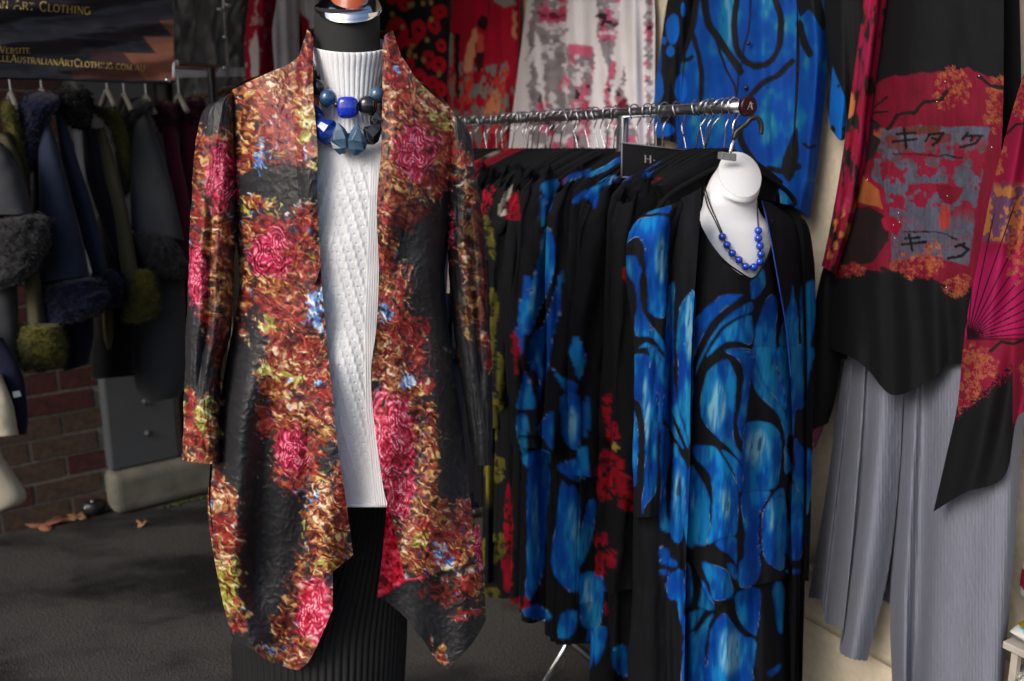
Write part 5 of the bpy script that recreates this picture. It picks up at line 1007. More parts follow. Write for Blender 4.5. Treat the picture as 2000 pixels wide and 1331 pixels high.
rsheet('body', [
 [(1738,-130,.30),(1722,0,.29),(1706,150,.28),(1690,300,.275),(1664,400,.27),(1640,500,.27),(1624,560,.27),(1612,620,.27),(1604,676,.27)],
 [(1760,-150,.28),(1752,0,.26),(1740,150,.25),(1728,300,.24),(1712,400,.24),(1696,500,.24),(1686,580,.24),(1676,650,.24),(1662,698,.24)],
 [(1785,-160,.27),(1776,0,.25),(1765,150,.235),(1752,300,.23),(1738,420,.23),(1724,520,.23),(1712,620,.23),(1700,700,.23),(1696,724,.23)],
 [(1810,-160,.265),(1800,150,.23),(1790,300,.225),(1778,450,.22),(1764,580,.22),(1750,690,.22),(1744,772,.22)],
 [(1850,-160,.265),(1845,150,.235),(1838,300,.23),(1830,450,.23),(1822,580,.23),(1816,680,.23),(1816,744,.23)],
 [(1890,-150,.27),(1890,150,.24),(1885,300,.235),(1876,450,.235),(1868,580,.235),(1856,660,.235),(1848,714,.235)],
 [(1960,-120,.29),(1960,150,.27),(1955,300,.265),(1940,450,.26),(1925,580,.26),(1905,660,.26),(1896,710,.26)]], 190, 400, tp, 'print_crepe', top_paint, tf)
rsheet('side_panel', [
 [(2030,60,.25),(1985,190,.23),(1955,300,.225),(1935,380,.22),(1912,500,.215),(1892,600,.21),(1880,690,.205),(1870,790,.20),(1846,900,.20),(1823,1000,.20)],
 [(2050,60,.22),(2005,200,.20),(1985,300,.195),(1966,400,.19),(1948,520,.185),(1932,640,.18),(1920,760,.175),(1905,880,.175),(1884,963,.175)],
 [(2070,60,.24),(2030,200,.23),(2012,300,.225),(1998,420,.22),(1988,540,.215),(1978,660,.21),(1972,780,.205),(1968,860,.205),(1962,930,.205)],
 [(2110,60,.22),(2060,300,.20),(2040,420,.19),(2024,540,.18),(2010,660,.175),(2000,760,.17),(1990,812,.17)],
 [(2160,60,.24),(2120,300,.22),(2100,420,.215),(2085,540,.21),(2070,660,.205),(2060,760,.20),(2052,815,.20)]], 150, 420, tp, 'print_crepe', panel_paint, lambda x, y: .004 * np.sin((x + .25 * y) / 9) * sst(300, 700, y))
loft('sleeve_edge', [rring(1692, -120, 1736, -120, .27, .03), rring(1688, 0, 1730, 0, .265, .03), rring(1664, 170, 1708, 160, .26, .03), rring(1644, 320, 1690, 310, .255, .028), rring(1622, 450, 1664, 430, .25, .024), rring(1606, 520, 1630, 536, .25, .016)], 60, 220, M['print_crepe'], tp, strip_paint, lambda T, V: 1 + .16 * np.sin(5 * T + 3 * V))
loft('sleeve', [rring(1618, 490, 1640, 500, .29, .02), rring(1600, 560, 1640, 560, .29, .025), rring(1588, 640, 1640, 640, .29, .03), rring(1577, 720, 1640, 710, .29, .03), rring(1565, 800, 1630, 780, .29, .032), rring(1557, 853, 1618, 826, .29, .032)], 80, 120, M['black_cloth'], tp, None, lambda T, V: 1 + .1 * np.sin(4 * T + 4 * V))
loft('sleeve_lining', [rring(1562, 842, 1614, 820, .29, .024), rring(1570, 868, 1602, 852, .29, .018), rring(1582, 884, 1592, 878, .29, .008)], 40, 20, M['print_crepe'], tp, lambda x, y: np.where((vn(x / 14, y / 14, 9) > .5)[..., None], lin((110, 50, 76)), lin((170, 120, 96))))
rsheet('back', [[(1745,-130,.34),(1690,300,.33),(1630,560,.33),(1640,700,.33)], [(1850,-150,.37),(1840,300,.36),(1820,560,.36),(1810,730,.36)], [(1990,-100,.34),(1990,300,.33),(1940,560,.33),(1930,720,.33)]], 30, 50, tp, 'black_cloth')
for (x, y) in [(1694, 352), (1850, 383), (1937, 288), (1755, 416), (1757, 434), (1745, 440), (1748, 466), (1685, 524), (1848, 562), (1830, 199), (1912, 149), (1846, 160)]:
    bead(at(x, y, float(YR(x, y, .216)) - .010), .0013, M['chrome'], tp, 1, 1, 10, 'sequin')
# wooden hanger above the picture
hg = thing('wall_hanger', 'hanger of the pink and black top above the picture edge', 'hanger')
h0, h1 = at(1740, -150, float(YR(1740, -150, .29))), at(1960, -150, float(YR(1960, -150, .29))); hm = (h0 + h1) / 2 + .05 * Z3
tube('shoulder_bar', [h0, hm, h1], .006, M['velvet_black'], hg, 8, sm=20)
tube('hook', [hm, hm + .05 * Z3, hm + .08 * Z3 + .05 * NR, hm + .08 * Z3 + .14 * NR], .002, M['chrome'], hg, 6, sm=16)

# ---- grey crinkled trousers
gt = thing('crinkled_trousers', 'wide grey crinkle pleated trousers hung below the pink and black top', 'trousers')
def crk(x, y):
    k = fbm(x / 14, y / 40, 2, 651); z = x + 1.5 * np.abs(((y + 9 * k + 2.5 * x) / 15) % 2 - 1) + 2.0 * fbm(x / 30, y / 80, 2, 653)
    return -.0013 * np.abs(np.sin(z / 1.95)) * (.35 + fbm(x / 9, y / 30, 2, 655)) - .0009 * vn(z / 3.1, y / 22, 657)
def hemw(G, n=9, a=2.2):
    w = np.linspace(0, 1, G.shape[0])[:, None] ** 12; G[..., 1] += w * a * np.abs(np.sin(G[..., 0] / n * math.pi)); return G
def gsheet(cols, nu, nv, amp, k, ph, us=None, name='leg'):
    cols = [[(x, y, float(YR(x, y, o))) for x, y, o in c] for c in cols]; G = hemw(net(cols, nu, nv, us)); x, y = G[..., 0], G[..., 1]
    G[..., 2] += crk(x, y) + amp * np.sin((x + .1 * (y - 900)) / k + ph) * sst(700, 950, y); return sheet(name, G, M['grey_crinkle'], gt)
gsheet([
 [(1652,660,.35),(1640,760,.35),(1622,900,.34),(1604,1020,.34),(1579,1166,.34)],
 [(1664,660,.33),(1654,760,.32),(1640,900,.31),(1624,1030,.31),(1606,1174,.31)],
 [(1668,660,.335),(1660,760,.325),(1646,900,.32),(1630,1050,.32),(1612,1214,.32)],
 [(1690,660,.31),(1684,780,.29),(1674,920,.275),(1662,1070,.275),(1646,1228,.28)],
 [(1700,660,.32),(1694,780,.305),(1684,920,.295),(1664,1080,.295),(1640,1270,.295)],
 [(1730,660,.30),(1724,780,.275),(1712,930,.255),(1694,1090,.25),(1664,1286,.26)],
 [(1768,660,.33),(1764,780,.32),(1756,930,.31),(1736,1110,.31),(1694,1290,.31)]], 150, 250, .003, 14, 0)
gsheet([
 [(1762,660,.34),(1760,800,.335),(1752,950,.33),(1742,1100,.33),(1738,1200,.33),(1742,1331,.33),(1746,1480,.33)],
 [(1790,660,.30),(1786,800,.28),(1778,950,.265),(1770,1100,.26),(1766,1200,.26),(1766,1331,.26),(1768,1480,.26)],
 [(1806,660,.31),(1806,800,.295),(1800,950,.285),(1796,1100,.285),(1792,1200,.29),(1786,1331,.30),(1786,1480,.30)],
 [(1850,660,.29),(1846,800,.26),(1840,950,.245),(1834,1100,.24),(1828,1200,.24),(1822,1331,.24),(1820,1480,.24)],
 [(1920,660,.27),(1918,800,.24),(1914,950,.225),(1908,1100,.22),(1902,1200,.22),(1896,1331,.22),(1892,1480,.22)],
 [(1975,660,.28),(1974,800,.25),(1970,950,.235),(1962,1100,.23),(1954,1200,.23),(1946,1331,.23),(1940,1480,.23)],
 [(2010,660,.32),(2002,800,.30),(1990,950,.29),(1980,1100,.285),(1971,1200,.285),(1960,1331,.285),(1950,1480,.285)]], 230, 250, .003, 16, 1)
gsheet([[(1650,660,.39),(1610,1000,.385),(1590,1150,.385)], [(1830,660,.40),(1830,1000,.395),(1830,1290,.39)], [(1990,660,.37),(1974,1000,.365),(1945,1480,.36)]], 90, 120, .006, 20, 2, name='back')

# ---- shelf with cushions and a silver ball at the right edge
M['shelf'] = plain('shelf_white', lin((176, 168, 158)), .5); M['silver'] = plain('silver_foil', (.62, .60, .55), .35, .9, vary=.4, scale=160, bump=.6)
def CUP(px, py):
    a = (px - 1900) * .75 - (py - 1000) * .66; k = np.floor(a / 26) % 6; col = np.array([lin(c) for c in ((200, 198, 196), (14, 110, 116), (196, 194, 190), (134, 124, 22), (190, 188, 186), (150, 16, 60))]); c = col[k.astype(int)]
    b = np.floor(((px - 1900) * .8 - (py - 1000) * .5) / 40) % 2; return np.where(((b > .5) & (k == 2))[..., None], lin((120, 180, 196)), c)
sh = thing('display_shelf', 'low pale shelf at the right edge below the trousers', 'shelf')
def shp(o, t, z): return P0 + t * DR + o * NR + z * Z3
tc_ = -.605
box('board', shp(.325, tc_, .525), (DR * .14, NR * .085, Z3 * .007), M['shelf'], sh, .002); box('board', shp(.325, tc_, .41), (DR * .14, NR * .085, Z3 * .007), M['shelf'], sh, .002)
for dt in (-.13, .13):
    for do in (-.075, .075): box('leg', shp(.325 + do, tc_ + dt * .97 - .008, .258), (DR * .006, NR * .006, Z3 * .258), M['shelf'], sh)
def cushion(c, ax, up, th, label):
    u, v = np.meshgrid(np.linspace(-1, 1, 60), np.linspace(-1, 1, 60)); e = (1 - np.abs(u) ** 3) * (1 - np.abs(v) ** 3); V = []
    k = 1 - .06 * (u * u + v * v); nrm = np.cross(ax, up); nrm /= np.linalg.norm(nrm)
    A = c + (u * k)[..., None] * ax + (v * k)[..., None] * up + (th * np.sqrt(np.clip(e, 0, 1)))[..., None] * nrm; B = c + (u * k)[..., None] * ax + (v * k)[..., None] * up - (th * np.sqrt(np.clip(e, 0, 1)))[..., None] * nrm
    V = np.concatenate([A.reshape(-1, 3), B.reshape(-1, 3)]); Q = gridq(60, 60); px, py = proj(V)
    tag(mesh_np('cushion', V, np.concatenate([Q, Q + 3600]), M['print_crepe'], None, CUP(px, py)), label, 'cushion')
cushion(shp(.365, tc_ + .035, .69), DR * .16, Z3 * .125 + NR * .03, .03, 'upright cushion with teal, olive and white geometric pattern on the shelf')
cushion(shp(.31, tc_ + .005, .553), DR * .145, NR * .075, .02, 'flat olive and white cushion lying on the shelf under the upright one')
sb = bead(shp(.275, tc_ + .10, .417 + .036), .036, M['silver'], None, 1, 1, 48, 'silver_ball'); tag(sb, 'small silver ball on the lower shelf at bottom right', 'ball')
# ================================================================== GARMENTS ON THE CREAM WALL
def wall_garment(name, label, cat, pieces, hx, hw_px=60):
    root = thing(name, label, cat)
    for (pn, cols, nu, nv, paint, fold) in pieces: rsheet(pn, cols, nu, nv, root, 'print_crepe', paint, fold)
    return root
def wall_hang(x0, x1, y, label):
    h = thing('wall_hanger', label, 'hanger'); a, b = at(x0, y, float(YR(x0, y, .375))), at(x1, y, float(YR(x1, y, .375))); b[2] = a[2]; m = (a + b) / 2 + .05 * Z3
    tube('shoulder_bar', [a, m, b], .006, M['velvet_black'], h, 8, sm=16); tube('hook', [m, m + .05 * Z3, m + .075 * Z3 + .02 * NR, m + .075 * Z3 + .06 * NR], .002, M['chrome'], h, 6, sm=14)
def gf(a, k, ph): return lambda x, y: a * np.sin((x + .05 * y) / k + ph) + .5 * a * np.sin((x - .04 * y) / (k * .45) + ph * 2)
# blue blouse
def strokes_paint(lines, polys, spots, seed):
    def f(px, py):
        px = np.asarray(px, float); py = np.asarray(py, float); wx = px + 5 * (fbm(px / 30, py / 30, 2, seed) - .5); wy = py + 5 * (fbm(px / 30, py / 30, 2, seed + 1) - .5)
        tn = fbm(px / 34, py / 50, 3, seed + 2); br = vn(px / 4, py / 34, seed + 3)
        c = mixc(np.broadcast_to(lin((2, 60, 146)), px.shape + (3,)).copy(), lin((4, 84, 174)), np.clip(tn * 1.6 - .4, 0, 1)); c = mixc(c, lin((16, 112, 152)), sst(.54, .74, tn + .1 * (br - .5)) * .8); c = mixc(c, lin((96, 156, 170)), sst(.66, .78, tn) * sst(.4, .9, br) * .5)
        c = c * .78
        for p in polys: c = mixc(c, (.006, .006, .008), sst(-1.5, 1.5, sdf(wx, wy, closed(p))))
        for ln, w in lines: c = mixc(c, (.006, .006, .008), sst(w / 2 + 1, w / 2 - 1, sdline(wx, wy, cr(ln, 24))))
        for (x, y, rx, ry) in spots: c = mixc(c, lin((4, 84, 172)), sst(1.1, .9, ((wx - x) / rx) ** 2 + ((wy - y) / ry) ** 2))
        return c
    return f
bl_lines = [([(1444, -60), (1438, 0), (1434, 60), (1448, 112), (1478, 130), (1508, 116), (1526, 66), (1516, 0), (1490, -60)], 13), ([(1372, -20), (1382, 44), (1402, 76), (1428, 112), (1446, 140)], 15), ([(1400, 84), (1416, 130), (1432, 162), (1438, 186)], 5), ([(1546, 120), (1520, 146), (1492, 160), (1466, 186), (1450, 206)], 11), ([(1352, 66), (1366, 112), (1370, 160), (1366, 210)], 10), ([(1444, 250), (1450, 280), (1464, 304), (1486, 330)], 12), ([(1470, -40), (1462, 60), (1444, 140), (1436, 220), (1434, 420)], 4), ([(1320, 124), (1344, 118), (1352, 112)], 8), ([(1570, 282), (1580, 288), (1592, 284)], 7), ([(1560, 46), (1570, 80), (1582, 106)], 14), ([(1500, 330), (1530, 336), (1560, 326)], 12), ([(1336, 320), (1400, 340), (1434, 400)], 12)]
bl_polys = [[(1300, -60), (1366, -60), (1362, 30), (1348, 84), (1330, 134), (1322, 200), (1320, 290), (1300, 290), (1288, 210), (1292, 120)], [(1556, 250), (1540, 280), (1526, 330), (1540, 356), (1558, 320)], [(1552, -60), (1586, -60), (1600, -10), (1612, 40), (1606, 60), (1580, 20), (1560, 30)]]
bp_ = strokes_paint(bl_lines, bl_polys, [(1314, 56, 14, 30), (1296, 80, 6, 8), (1310, 100, 8, 12), (1286, 170, 10, 30), (1330, 174, 12, 26), (1298, 254, 20, 14), (1334, 20, 5, 14)], 700)
wb = wall_garment('blue_blouse', 'bright blue button-up blouse with black brush lines hung on the cream wall', 'blouse', [
 ('body', [[(1366, -150, .37), (1352, 0, .36), (1334, 150, .355), (1322, 300, .35), (1312, 430, .35)], [(1410, -170, .35), (1404, 0, .325), (1396, 150, .315), (1388, 300, .31), (1380, 430, .31)], [(1460, -170, .35), (1456, 0, .32), (1446, 150, .31), (1440, 300, .305), (1436, 430, .305)], [(1510, -170, .35), (1510, 0, .325), (1502, 150, .315), (1496, 300, .31), (1490, 430, .31)], [(1552, -150, .37), (1556, 0, .355), (1554, 150, .35), (1548, 300, .345), (1542, 400, .345)]], 110, 200, bp_, gf(.006, 12, 0)),
 ('sleeve', [[(1340, -130, .37), (1304, 0, .36), (1288, 110, .355), (1278, 190, .35), (1277, 266, .35)], [(1352, -130, .34), (1330, 0, .325), (1312, 110, .32), (1302, 190, .315), (1300, 275, .315)], [(1366, -130, .365), (1354, 0, .355), (1336, 110, .35), (1330, 190, .35), (1326, 280, .35)]], 40, 140, bp_, gf(.003, 6, 1)),
 ('sleeve', [[(1548, -130, .365), (1556, 0, .35), (1562, 110, .345), (1556, 220, .34), (1544, 330, .34), (1536, 400, .34)], [(1570, -130, .34), (1584, 0, .315), (1594, 110, .31), (1584, 220, .305), (1572, 330, .305), (1560, 410, .305)], [(1586, -130, .37), (1612, 0, .36), (1617, 110, .355), (1608, 220, .35), (1596, 330, .35), (1580, 425, .35)]], 44, 170, bp_, gf(.003, 7, 2)),
 ('back', [[(1360, -150, .395), (1330, 400, .39)], [(1460, -170, .40), (1440, 430, .395)], [(1556, -150, .39), (1550, 400, .385)]], 20, 20, bp_, None)], 1460)
M['button'] = plain('button', (.01, .01, .012), .3)
for (x, y) in ((1462, 85), (1457, 172)): bead(at(x, y, float(YR(x, y, .305)) - .004), .005, M['button'], wb, 1, 1, 14, 'button')
wall_hang(1375, 1545, -150, 'hanger of the blue blouse above the picture edge')
# black top with blue lining, between blouse and pink top
def bk(px, py):
    c = np.broadcast_to(np.array((.006, .006, .0075)), np.shape(px) + (3,)).copy(); m = sst(-2, 2, sdf(px, py, np.array([(1626, 130), (1634, 150), (1650, 190), (1655, 240), (1642, 276), (1618, 250), (1622, 180)], float)))
    m = m * sst(.42, .5, fbm(px / 20, py / 26, 2, 720) + .2); return mixc(c, lin((8, 92, 178)), m)
wall_garment('black_blue_top', 'plain black top with blue hem corner between blue blouse and pink top', 'top', [
 ('body', [[(1604, -150, .36), (1610, 0, .35), (1612, 60, .345), (1622, 160, .34), (1616, 200, .34), (1622, 252, .34)], [(1650, -160, .33), (1648, 0, .32), (1646, 60, .315), (1645, 160, .31), (1642, 210, .31), (1640, 274, .31)], [(1700, -150, .35), (1700, 0, .34), (1690, 60, .335), (1668, 180, .33), (1655, 230, .33), (1650, 272, .33)]], 80, 200, bk, gf(.003, 8, .5))], 1650)
wall_hang(1610, 1700, -140, 'hanger of the black and blue top above the picture edge')
# white tunic with grey and pink brush print
def wt(px, py):
    px = np.asarray(px, float); py = np.asarray(py, float)
    ft = 9 * (vn(px / 60, (py + .35 * px) / 5, 731) - .5) + 10 * (fbm(px / 40, py / 30, 2, 733) - .5)
    c = np.broadcast_to(lin((214, 208, 212)), px.shape + (3,)).copy()
    zone = np.zeros(px.shape)
    for p in ([(1038, -80), (1112, -80), (1106, 100), (1104, 300), (1060, 300), (1064, 150), (1050, 60), (1028, 120), (1034, 40)], [(1166, -80), (1222, -80), (1204, 60), (1196, 180), (1190, 300), (1182, 300), (1184, 120), (1164, 60)], [(1106, 90), (1160, 96), (1156, 200), (1150, 300), (1104, 300)], [(1258, -80), (1274, -80), (1272, 300), (1262, 300)], [(1204, 200), (1216, 130), (1226, 210), (1252, 300), (1200, 300)], [(1030, 180), (1044, 110), (1056, 180), (1070, 300), (1040, 300)]):
        zone = np.maximum(zone, sst(-3, 3, sdf(px + ft, py, np.array(p, float))))
    n1 = fbm(px / 20, py / 34, 2, 735); n2 = fbm(px / 24 + 4, py / 16, 3, 737); g = lin((132, 124, 128)) * (.75 + .5 * vn(px / 20, py / 9, 739))[..., None]
    g = mixc(g, lin((184, 92, 120)), sst(.50, .62, n1)); g = mixc(g, lin((196, 188, 194)), sst(.56, .66, n2)); g = mixc(g, lin((36, 32, 38)), sst(.35, .30, n2) * sst(.45, .55, n1)); g = mixc(g, lin((150, 24, 54)), sst(.68, .76, n1) * .5)
    c = c * (1 - zone[..., None]) + g * zone[..., None]
    m = sst(-2, 2, sdf(px, py + .3 * ft, np.array([(1110, 86), (1158, 92), (1156, 112), (1108, 104)], float))); return mixc(c, lin((196, 92, 122)), m)
wall_garment('white_tunic', 'white tunic with grey and pink brush strokes hung behind the rail', 'tunic', [
 ('body', [[(1050, -160, .37), (1030, 0, .36), (1014, 120, .355), (1000, 230, .35), (990, 300, .35), (985, 380, .35)], [(1085, -180, .345), (1076, 0, .325), (1068, 120, .315), (1062, 230, .31), (1058, 380, .31)], [(1140, -180, .34), (1136, 0, .315), (1132, 120, .305), (1128, 230, .30), (1126, 380, .30)], [(1200, -180, .345), (1200, 0, .325), (1196, 120, .315), (1190, 230, .31), (1188, 380, .31)], [(1240, -170, .36), (1250, 0, .34), (1250, 120, .335), (1248, 230, .33), (1246, 380, .33)], [(1262, -150, .38), (1278, 0, .37), (1279, 120, .365), (1278, 230, .36), (1276, 380, .36)]], 150, 180, wt, gf(.011, 10, .2))], 1150)
wall_hang(1060, 1255, -165, 'hanger of the white tunic above the picture edge')
# red figure-print top
def rg(px, py):
    px = np.asarray(px, float); py = np.asarray(py, float); w = 8 * (fbm(px / 12, py / 12, 3, 741) - .5); x, y = px + w, py + w
    c = np.broadcast_to(lin((148, 8, 36)), px.shape + (3,)).copy() * (.85 + .3 * fbm(px / 20, py / 40, 2, 743))[..., None]
    P = lambda pts, k=1.5: sst(-k, k, sdf(x, y, np.array(pts, float)))
    low = P([(874, 130), (905, 120), (950, 130), (990, 120), (1004, 180), (996, 330), (872, 330)]); n = fbm(px / 9, py / 22, 3, 745)
    c = mixc(c, lin((112, 108, 104)), low * sst(.46, .54, n)); c = mixc(c, lin((180, 52, 44)), low * sst(.60, .66, fbm(px / 10 + 7, py / 18, 3, 747)))
    c = mixc(c, lin((196, 132, 96)), P([(920, 66), (934, 56), (932, 90), (920, 140), (906, 142), (908, 110)])); c = mixc(c, lin((30, 10, 16)), sst(1.1, .9, ((x - 943) / 10) ** 2 + ((y - 44) / 14) ** 2)); c = mixc(c, lin((44, 12, 20)), P([(928, 84), (946, 80), (944, 130), (934, 144), (928, 120)])); c = mixc(c, lin((180, 60, 54)), P([(932, 64), (946, 70), (944, 100), (930, 104)]))
    c = mixc(c, lin((26, 10, 14)), P([(888, 66), (898, 66), (897, 190), (890, 192)])); c = mixc(c, lin((120, 116, 110)), P([(876, 60), (886, 70), (884, 130), (876, 130)])); c = mixc(c, lin((120, 116, 110)), P([(960, -20), (1010, -20), (1006, 10), (985, 14), (966, 6)])); c = mixc(c, lin((188, 120, 84)), P([(1002, 20), (1010, 24), (1008, 80), (1000, 70)])); c = mixc(c, lin((188, 120, 84)), P([(962, 180), (978, 176), (974, 240), (940, 240)]) * sst(.45, .55, n)); return mixc(c, lin((60, 6, 16)), sst(2, 1, np.abs(x - 955)) * sst(60, 0, y))
wall_garment('red_figure_top', 'red top with robed figure and grey print beside the white tunic', 'top', [
 ('body', [[(898, -140, .37), (884, 0, .365), (876, 120, .36), (872, 240, .36), (870, 330, .36)], [(920, -160, .35), (915, 0, .335), (910, 120, .33), (906, 240, .33), (904, 330, .33)], [(955, -160, .345), (952, 0, .33), (950, 120, .325), (946, 240, .325), (944, 330, .325)], [(990, -150, .36), (992, 0, .345), (988, 120, .345), (984, 240, .345), (982, 330, .345)], [(1006, -130, .38), (1016, 0, .375), (1012, 120, .37), (1000, 240, .37), (996, 330, .37)]], 90, 160, rg, gf(.006, 9, 1.1))], 950)
wall_hang(900, 1005, -145, 'hanger of the red figure print top above the picture edge')
# black top with red poppies
def pp_(px, py):
    px = np.asarray(px, float); py = np.asarray(py, float); c = np.broadcast_to(np.array((.006, .006, .0075)), px.shape + (3,)).copy(); w = 9 * (fbm(px / 14, py / 14, 3, 751) - .5); rs = np.random.RandomState(12)
    for (x, y, rx, ry) in [(776, 66, 20, 32), (818, 60, 16, 20), (848, 50, 12, 16), (806, 84, 14, 12), (838, 116, 12, 18), (858, 128, 14, 16), (820, 158, 16, 22), (846, 162, 12, 14), (800, 126, 9, 14), (860, 24, 16, 14), (766, 0, 12, 10), (828, 196, 12, 14), (862, 90, 10, 12), (862, 176, 10, 16), (790, 10, 14, 12), (770, 130, 12, 18), (795, 180, 14, 14), (850, 220, 14, 12)]:
        q = ((px + w - x) / rx) ** 2 + ((py + w - y) / ry) ** 2; c = mixc(c, lin((170, 10, 32)) * rs.uniform(.8, 1.1), sst(1.08, .94, q)); c = mixc(c, (.012, .008, .008), sst(.09, .05, q))
    for i in range(26):
        x, y = rs.uniform(750, 870), rs.uniform(0, 240); q = ((px - x) / 5) ** 2 + ((py - y) / 6) ** 2; c = mixc(c, lin((140, 112, 66)), sst(1, .6, q))
    return c
wall_garment('poppy_top', 'black top covered in red poppies left of the red figure top', 'top', [
 ('body', [[(745, -140, .36), (735, 0, .35), (728, 130, .35), (720, 330, .35)], [(790, -150, .34), (788, 0, .325), (784, 130, .32), (780, 330, .32)], [(835, -150, .35), (836, 0, .335), (836, 130, .33), (834, 330, .33)], [(866, -130, .37), (874, 0, .36), (876, 130, .36), (874, 330, .36)]], 90, 150, pp_, gf(.006, 9, .3))], 810)
wall_hang(750, 866, -142, 'hanger of the poppy top above the picture edge')
# garments at the back between plastic sheet and dress form
def lsheet(name, cols, nu, nv, parent, mat, paint=None, fold=None):
    cols = [[(x, y, float(planeY(x, y, NL[:2], CL + o))) for x, y, o in c] for c in cols]; G = net(cols, nu, nv)
    if fold is not None: G[..., 2] += fold(G[..., 0], G[..., 1])
    return sheet(name, G, M[mat], parent, paint)
def rw(px, py):
    c = np.broadcast_to(lin((140, 8, 40)), np.shape(px) + (3,)).copy(); m = sst(-2, 2, sdf(px + 6 * (fbm(px / 12, py / 20, 2, 761) - .5), py, np.array([(488, 96), (500, 60), (508, 100), (506, 180), (500, 200), (492, 170)], float))); c = mixc(c, lin((176, 168, 166)), m); return mixc(c, lin((176, 168, 166)), sst(.6, .7, fbm(px / 10, py / 14, 2, 763)) * .5 * sst(540, 500, px))
r_ = thing('red_white_top', 'dark red top with pale patches behind the left shoulder of printed jacket', 'top')
lsheet('body', [[(492, -140, .2), (486, 0, .2), (478, 90, .2), (484, 240, .2)], [(512, -150, .24), (508, 0, .25), (504, 90, .25), (506, 240, .25)], [(540, -140, .2), (538, 0, .21), (540, 90, .21), (544, 240, .21)]], 50, 120, r_, 'print_crepe', rw, gf(.006, 6, 1))
M['grey_knit'] = fabric('grey_knit', lin((150, 148, 154)), .95, .1, .6, 260, sheen=.3)
g_ = thing('grey_scarf', 'soft grey knitted scarf hanging behind the printed jacket collar', 'scarf')
lsheet('fall', [[(548, -160, .26), (540, 0, .27), (532, 60, .27), (536, 130, .27), (548, 260, .27)], [(566, -165, .30), (562, 0, .31), (560, 70, .31), (562, 150, .31), (566, 270, .31)], [(588, -160, .26), (586, 0, .27), (584, 60, .27), (586, 130, .27), (590, 260, .27)]], 50, 120, g_, 'grey_knit', None, gf(.01, 8, .4))
w_ = thing('white_red_top', 'white top with red trim partly hidden behind the dress form neck', 'top')
lsheet('body', [[(582, -150, .2), (580, 0, .2), (590, 60, .2), (592, 260, .2)], [(610, -155, .24), (608, 0, .25), (608, 60, .25), (610, 260, .25)], [(650, -150, .2), (650, 0, .2), (650, 60, .2), (650, 260, .2)]], 40, 100, w_, 'print_crepe', lambda x, y: mixc(np.broadcast_to(lin((196, 192, 194)), np.shape(x) + (3,)).copy(), lin((150, 10, 34)), sst(-1, 1, sdf(x, y, np.array([(576, -10), (590, 30), (604, 40), (608, 120), (600, 260), (570, 260)], float)))), gf(.006, 7, 2))
for (x0, x1, lb, o) in ((490, 540, 'hanger of the dark red and pale top above the picture', .2), (584, 650, 'hanger of the white and red top above the picture', .2), (546, 590, 'hook holding the grey scarf above the picture', .27)):
    h = thing('wall_hanger', lb, 'hanger'); a, b = WL(x0, -150, o), WL(x1, -150, o); m = (a + b) / 2 + .05 * Z3; tube('shoulder_bar', [a, m, b], .006, M['velvet_black'], h, 8, sm=14); tube('hook', [m, m + .06 * Z3, m + .09 * Z3 - NL * .1, m + .09 * Z3 - NL * .38], .002, M['chrome'], h, 6, sm=14)
# ================================================================== COATS, RAIL AND BANNER ON THE LEFT
def lring(lx, ly, rx, ry, o, dY, dr=0): return (lx, ly, rx, ry, float(planeY((lx + rx) / 2, (ly + ry) / 2, NL[:2], CL + o)), dY, dr)
def wool(n, c): return fabric(n, lin(c), .95, .12, .3, 700, sheen=.12, vary=.12)
def furm(n, c): return fabric(n, lin(c), .9, .15, .9, 420, sheen=.2, vary=.35, big=40)
WO = {k: wool('wool_' + k, c) for k, c in dict(grey=(60, 61, 64), blue=(42, 49, 66), navy=(24, 26, 44), khaki=(76, 72, 54), burgundy=(78, 26, 44), black=(10, 10, 11), cream=(176, 168, 148), dark=(24, 24, 30)).items()}
FU = {k: furm('fur_' + k, c) for k, c in dict(grey=(42, 41, 43), navy=(15, 16, 44), olive=(76, 72, 24), burgundy=(62, 10, 36), black=(8, 8, 10), tan=(96, 72, 54)).items()}
